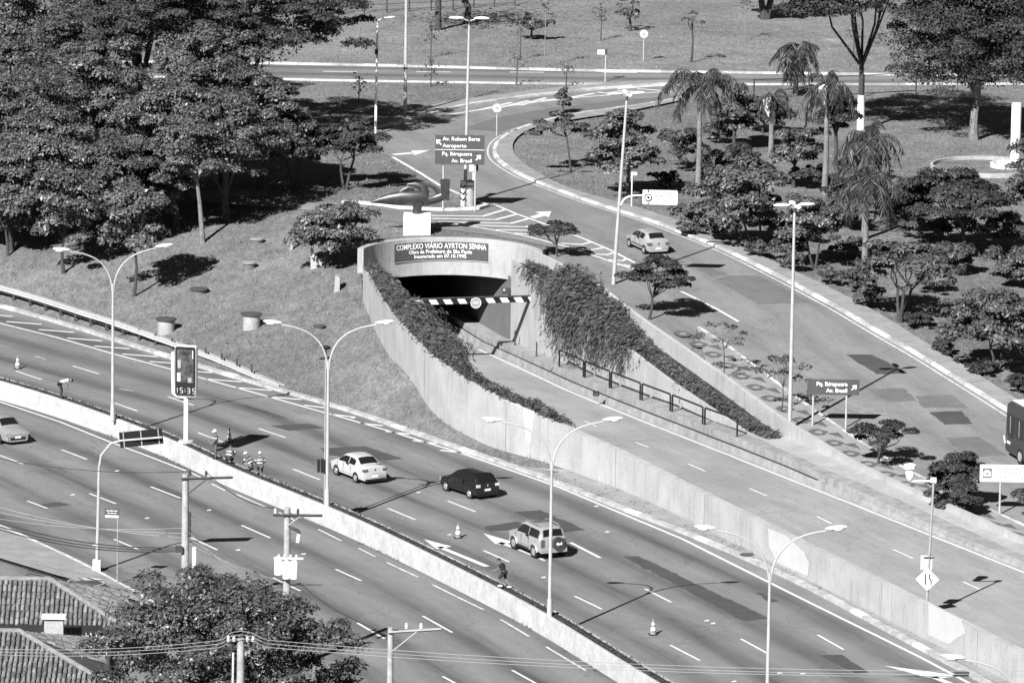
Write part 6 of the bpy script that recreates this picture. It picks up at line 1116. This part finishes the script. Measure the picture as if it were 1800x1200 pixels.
CROUCH = dict(pel=(0,-.05,.36), chest=(0,.16,.68), neck=(0,.25,.85), head=(0,.32,.98), shL=(-.19,.2,.78), elL=(-.24,.38,.58), wrL=(-.12,.5,.42), shR=(.19,.2,.78), elR=(.24,.38,.6), wrR=(.12,.52,.44), hiL=(-.11,-.02,.34), knL=(-.17,.36,.5), anL=(-.14,.06,.1), toL=(-.15,.24,.04), hiR=(.11,-.02,.34), knR=(.16,.32,.3), anR=(.14,-.08,.12), toR=(.14,.08,.04), face=(0,1,-.5))
KNEEL = dict(CROUCH, pel=(0,0,.48), chest=(0,.06,.82), neck=(0,.1,1.0), head=(0,.14,1.14), shL=(-.2,.06,.92), elL=(-.27,.1,.66), wrL=(-.2,.28,.56), shR=(.2,.06,.92), elR=(.27,.1,.66), wrR=(.2,.28,.56), hiL=(-.1,0,.46), knL=(-.12,.3,.12), anL=(-.12,-.1,.1), toL=(-.12,-.22,.05), hiR=(.1,0,.46), knR=(.14,.4,.44), anR=(.14,.3,.1), toR=(.14,.46,.04))
WALK = dict(pel=(0,0,.9), chest=(0,.16,1.2), neck=(0,.24,1.38), head=(0,.3,1.52), shL=(-.19,.16,1.32), elL=(-.26,.3,1.08), wrL=(-.22,.52,.98), shR=(.19,.14,1.32), elR=(.28,-.05,1.1), wrR=(.26,-.2,.92), hiL=(-.1,0,.86), knL=(-.1,.28,.54), anL=(-.1,.12,.2), toL=(-.1,.26,.12), hiR=(.1,0,.86), knR=(.12,-.04,.47), anR=(.12,-.32,.12), toR=(.12,-.17,.04), face=(0,1,-.2))
person('worker bending over at the planter edge, pale back and dark cap', P(108,699,MED_Z), R_(-80), BENT, 'offwhite', 'cloth_dark', None, 'black', False, sleeve=.4)
person('worker standing upright in white helmet and striped vest', P(379,806,MED_Z), R_(105), STAND, 'cloth_grey', 'cloth_grey', 'white', sleeve=.95)
person('bareheaded worker crouching with his striped back turned', P(402,815,MED_Z), R_(-20), dict(CROUCH, face=(0,1,-.2)), 'cloth_grey', 'cloth_dark', None, sleeve=.95)
person('worker in white helmet squatting and leaning towards the planter soil', P(441,827,MED_Z), R_(70), CROUCH, 'cloth_grey', 'cloth_mid', 'offwhite', sleeve=.95)
person('worker in white helmet kneeling with one white band across his back', P(457,832,MED_Z), R_(5), KNEEL, 'cloth_grey', 'cloth_grey', 'white', sleeve=.95)
person('man in dark shirt and shorts striding along the planter', P(886,1034,MED_Z), R_(75), WALK, 'cloth_dark', 'cloth_dark', None, 'black', False, short=True)
bpy.data.scenes.remove(TMP)
# ================================================================== HOUSES, POLES, WIRES
def tile_me():
    b = MB(); o = []
    for y, r, z in ((-.27, .1, .035), (.27, .082, .0)):
        o.append([(r * math.cos(a), y, z + r * .85 * math.sin(a)) for a in np.linspace(0, math.pi, 7)])
    b.loft(o); b.cap(range(7)); b.loft([[(x * .86, y, z - .018) for x, y, z in q] for q in o]); return b.mesh('roof_tile', 'tile', True)
TILE = tile_me()
def frame(d, n):
    d = Vector(d).normalized(); n = Vector(n).normalized(); x = d.cross(n).normalized(); return Matrix((x, d, n)).transposed()
def tile_face(parent, poly, seed, lim=999):
    """poly: top edge first (A, B), then the rest; tiles run down the slope"""
    poly = [Vector(p) for p in poly]; n = (poly[1] - poly[0]).cross(poly[-1] - poly[0]).normalized(); n = n if n.z > 0 else -n; w_ = n.cross(Vector((0, 0, 1))).normalized(); d = n.cross(w_).normalized(); d = d if d.z < 0 else -d; o = poly[0]; w2 = d.cross(n).normalized()
    uv = [((p - o).dot(w2), (p - o).dot(d)) for p in poly]; us = [q[0] for q in uv]; vs_ = [q[1] for q in uv]; r = random.Random(seed); cnt = 0; m0 = frame(-d, n)
    MB().add([tuple(p - n * .03) for p in poly] + [tuple(p - n * .16) for p in poly], [tuple(range(len(poly))), tuple(range(2*len(poly)-1, len(poly)-1, -1))] + [(i, (i+1) % len(poly), len(poly) + (i+1) % len(poly), len(poly) + i) for i in range(len(poly))]).build('roof_deck', 'asphalt_dark', parent)
    u = min(us) + .12
    while u < max(us):
        v = .2 + r.uniform(-.04, .04)
        while v < max(vs_) + .1:
            if inside(uv, np.array(u), np.array(v - .1)) and cnt < lim:
                p_ = o + w2 * (u + r.uniform(-.025, .025)) + d * (v + (r.uniform(.05, .12) if r.random() < .06 else 0)) + n * (.0 + r.uniform(0, .03)); t = link(bpy.data.objects.new('roof_tile', TILE), parent); t.matrix_local = Matrix.Translation(p_) @ (Matrix.Rotation(r.uniform(-.05, .05), 3, 'Z') and m0.to_4x4()) @ Matrix.Rotation(r.uniform(-.09, .09), 4, 'Z'); cnt += 1
            v += .45
        u += .245
    return cnt
def ridge(parent, a, b):
    a, b = Vector(a), Vector(b); L = (b - a).length; n = int(L / .42); d = (b - a).normalized()
    for i in range(n):
        p_ = a + d * (L * (i + .1) / n); q = a + d * (L * (i + 1.1) / n); MB().tube([p_ + Vector((0, 0, .03)), q + Vector((0, 0, .05))], [.15, .135], 8).build('ridge_tile', 'tile_ridge', parent, True)
def house(label, Rp, Cp, C2p, Lx, zr_, ze):
    Rr, C, C2 = Vector(P(*Rp, zr_)), Vector(P(*Cp, ze)), Vector(P(*C2p, ze)); rt = thing('house', label, 'house', (Rr.x - 3, Rr.y, 0)); off = rt.location.copy(); Rr, C, C2 = Rr - off, C - off, C2 - off
    ax = Vector((1, .0, 0)); Ra = Rr - ax * Lx; Ca = Vector((Ra.x, C.y, ze)); C2a = Vector((Ra.x, C2.y, ze)); rf = link(bpy.data.objects.new('roof', MB().add([tuple(q) for q in (Ra - Vector((0, 0, .2)), Rr - Vector((0, 0, .2)), C - Vector((0, 0, .18)), Ca - Vector((0, 0, .18)), C2 - Vector((0, 0, .18)), C2a - Vector((0, 0, .18)))], [(0, 1, 2, 3), (1, 4, 2), (1, 0, 5, 4)]).mesh('roof', 'asphalt_dark')), rt)
    tile_face(rf, (Ra + ax * max(0, Lx - 3.9), Rr, C, Ca + ax * max(0, Lx - 3.9)), 1, 240); tile_face(rf, (Rr, C2, C), 2, 110); ridge(rf, Ra, Rr); ridge(rf, Rr, C)
    MB().box(((Ra.x + C.x) / 2 - .25, C.y + .18, ze - .1), (C.x - Ra.x - .3, .06, .16)).build('eave_board', 'white', rt)
    y0, y1 = C.y + .55, C2.y - .4; MB().box(((Ra.x + C.x) / 2 - .3, (y0 + y1) / 2, ze / 2 - .1), (C.x - Ra.x - .8, y1 - y0, ze - .1)).build('wall', 'offwhite', rt); MB().box((C.x - 2.4, y0 - .01, ze - .9), (1.2, .06, 1.0)).build('window', 'glass_dark', rt)
    MB().tube([tuple(Rr.lerp(C2, .05) + Vector((0, .25, -.1))), tuple(C2 + Vector((0, .15, .05)))], .07, 8).build('gutter', 'tile_ridge', rt)
    return rt, off
h1, o1 = house('low house with clay tile hip roof beside the side street', (88,1019), (205,1094), (222,1040), 9, 4.9, 3.3)
h2, o2 = house('lower house with tile hip roof in front of the other house', (34,1110), (196,1206), (172,1124), 8, 4.9, 3.3)
q = P(95, 1118, 3.2); ch = thing('chimney', 'pale block chimney with flat cap between the two tiled roofs', 'chimney', q); MB().box((0, 0, .25), (.95, .6, 1.2)).build('stack', 'concrete', ch); MB().box((0, 0, 1.02), (1.2, .8, .12)).build('cap', 'offwhite', ch); MB().box((-.35, 0, .9), (.2, .5, .14)).build('cap_support', 'concrete', ch); MB().box((.35, 0, .9), (.2, .5, .14)).build('cap_support', 'concrete', ch)
q = P(152, 1038, .12); tk = thing('round_planter', 'low round concrete tub behind the tiled roof ridge', 'planter', q); MB().lathe([(1.0, -.1), (1.05, .42), (1.06, .5), (.95, .5), (.93, .36)], 28).build('tub', 'concrete', tk, True); MB().lathe([(.93, .36), (.92, .38), (.05, .4)], 28).build('filling', 'asphalt_dark', tk)
def upole(base, h, label, r=.2, m='concrete'):
    rt = thing('utility_pole', label, 'utility pole', base); MB().tube([(0, 0, -.2), (0, 0, h)], [r * 1.15, r * .85], 12).build('pole', m, rt, True); return rt
def arm(rt, z, x0, x1, y, m='pole_dark', tilt=.0): return MB().tube([(x0, y, z - tilt), (x1, y, z + tilt)], .07, 4).build('crossarm', m, rt)
def insul(rt, x, y, z, m='pole_dark'): MB().lathe([(.03, 0), (.08, .06), (.05, .1), (.09, .16), (.05, .2), (.07, .26), (.02, .3)], 10, (x, y, z)).build('insulator', m, rt, True)
def pole_h(base, ty): return (proj_y(base) - ty) / (scale_at(base) * math.cos(PITCH))
def proj_y(X):
    v = np.array(X) - [0, 0, CAM_H]; d = v @ _F; a2, b2 = F_PX * (v @ _R) / d, F_PX * (v @ _U) / d; return 600 - (-a2 * _sr + b2 * _cr)
b1 = P(325, 1085, .1); H1 = pole_h(b1, 832); u1 = upole(b1, H1, 'concrete utility pole with crossarm and rack insulators behind the foreground tree'); arm(u1, H1 - .15, -.2, 2.5, -.22, tilt=.06); MB().tube([(.1, -.22, H1 - 1.05), (1.15, -.22, H1 - .18)], .04, 6).build('brace', 'pole_dark', u1)
for x in (.25, 1.1): insul(u1, x, -.22, H1 - .05)
for z in (2.2, 1.95, 1.65, 1.4, 1.1): insul(u1, .24, -.1, H1 - 1.2 - z)
MB().box((-.3, -.2, H1 - 4.0), (.4, .3, .3)).build('splice_box', 'pole_dark', u1); MB().tube([(.5, -.1, H1 - 5.4), (.5, -.1, H1 - 3.9)], .13, 10).build('fuse_tube', 'white', u1, True)
b2 = P(503, 1175, .1); H2 = pole_h(b2, 890); u2 = upole(b2, H2, 'concrete utility pole with crossarm and white transformers above the foreground tree', .19); arm(u2, H2 - .35, -.7, 1.8, -.22)
MB().tube([(.05, -.22, H2 - .9), (.7, -.22, H2 - .38)], .035, 6).build('brace', 'pole_grey', u2); insul(u2, -.6, -.22, H2 - .3, 'offwhite'); insul(u2, .55, -.22, H2 - .3)
MB().tube([(.2, -.2, H2 - 1.0), (.55, -.25, H2 - 1.15), (.65, -.25, H2 - 1.3)], .09, 8).build('cutout_switch', 'pole_dark', u2, True); MB().tube([(.55, -.25, H2 - 1.75), (.62, -.25, H2 - 1.3)], .1, 8).build('cutout_tube', 'white', u2, True)
for x, z in ((-.42, 2.75), (.0, 2.95), (.38, 2.95)): MB().lathe([(.2, -.9), (.21, -.1), (.16, .0), (.05, .05)], 12, (x, -.4, H2 - z + .25)).build('transformer', 'white', u2, True)
MB().box((.1, -.4, H2 - 2.55), (1.5, .12, .08)).build('platform', 'offwhite', u2)
for x in (-.4, -.1, .2, .5): insul(u2, x, -.4, H2 - 2.65, 'offwhite')
b3 = P(421, 1530); H3 = pole_h(b3, 1118); u3 = upole(b3, H3, 'concrete utility pole in front of the foreground tree with arched white cables', .2)
for x in (-.55, -.3, .3, .55): insul(u3, x, -.1, H3 - .15, 'offwhite'); 
MB().tube([(-.7, -.1, H3 - .1), (.7, -.1, H3 - .1)], .05, 6).build('crossarm', 'pole_dark', u3); MB().tube([(-.35, -.2, H3 - 2.6), (-.33, -.2, H3 - .6)], .05, 6).build('conduit', 'offwhite', u3)
b4 = P(684, 1365); H4 = pole_h(b4, 1100); u4 = upole(b4, H4, 'pale concrete utility pole with two upright insulators over the near carriageway', .16); arm(u4, H4 - .1, -.1, 2.4, -.2, 'pole_grey', .1); MB().tube([(.1, -.2, H4 - 1.1), (1.3, -.2, H4 - .1)], .04, 6).build('brace', 'pole_grey', u4)
for x in (.75, 1.45): insul(u4, x, -.2, H4 - .02, 'white')
def cable(label, a, b, sag, m, r=.022, group='overhead cables'):
    a, b = Vector(a), Vector(b); n = 24; pts = [a.lerp(b, i / n) - Vector((0, 0, sag * 4 * (i / n) * (1 - i / n))) for i in range(n + 1)]; return tag(MB().tube(pts, r, 5).build('power_cable', m), label, 'cable', group)
top = lambda b, h, x=0., y=0., z=0.: (b[0] + x, b[1] + y, b[2] + h + z)
lc = 'pale cable sagging from the rack of the concrete pole to the side street'; dc = 'dark bundled cable sagging low to the splice box of the concrete pole'
for i, (ly, z) in enumerate([(880, 3.4), (891, 3.15), (905, 2.85)]): cable(lc, P(-40, ly, H1 - z + .45), top(b1, H1, .2, -.1, -z), .35, 'wire_light', r=.014, group='pale cables to the side street')
for i, (ly, z) in enumerate([(905, 4.2), (912, 4.3), (918, 4.4)]): cable(dc, P(-40, ly, H1 - z + .5), top(b1, H1, -.3, -.2, -z + .3), .55, 'wire_dark', .03, 'dark cables to the splice box')
cable('thin dark cable linking the crossarms of the two concrete poles', top(b1, H1, 1.1, -.2, .2), top(b2, H2, -.6, -.2, .0), .45, 'wire_dark', .02); cable('thin dark cable from the crossarm out over the near carriageway', P(-40, 798, H1 + .5), top(b1, H1, .25, -.2, .2), .4, 'wire_dark', .018)
for i, x in enumerate((.3, .24, .2)): cable('pale service cable dropping from the pole into the foreground tree', top(b1, H1, .2, -.1, -3.1 - .3 * i), P(460 + 25 * i, 1035 - 5 * i, 4.3), .2, 'wire_light', .011, 'service drops into the tree')
for i, (ly, ry, y_) in enumerate([(1137, 1178, 0), (1142, 1184, .12), (1147, 1187, .24)]):
    zt = H3 + .35 - .13 * i; c0 = P(-60, ly, zt - .55); c1 = P(1860, ry, zt - 1.3); k = Vector((b3[0], b3[1], 0)); l0 = Vector((b3[0] - 1.0, b3[1] - .15 * i, zt - .45)); l1 = Vector((b3[0] + 1.2, b3[1] - .15 * i, zt - .4))
    arc = [l0, l0 + Vector((.25, 0, .08)), k + Vector((-.45, -.15 * i, zt - .08)), k + Vector((0, -.15 * i, zt)), k + Vector((.5, -.15 * i, zt - .08)), l1 - Vector((.2, 0, -.06)), l1]
    Ls = [Vector(c0).lerp(l0, t) - Vector((0, 0, .25 * 4 * t * (1 - t))) for t in np.linspace(0, 1, 14)]; Rs = [l1.lerp(Vector(c1), t) - Vector((0, 0, .45 * 4 * t * (1 - t))) for t in np.linspace(0, 1, 20)]
    tag(MB().tube(Ls[:-1] + arc + Rs[1:], .014, 5).build('power_cable', 'wire_light'), 'bright cable arching over the foreground pole and crossing the whole avenue', 'cable', 'bright cables over the foreground pole')
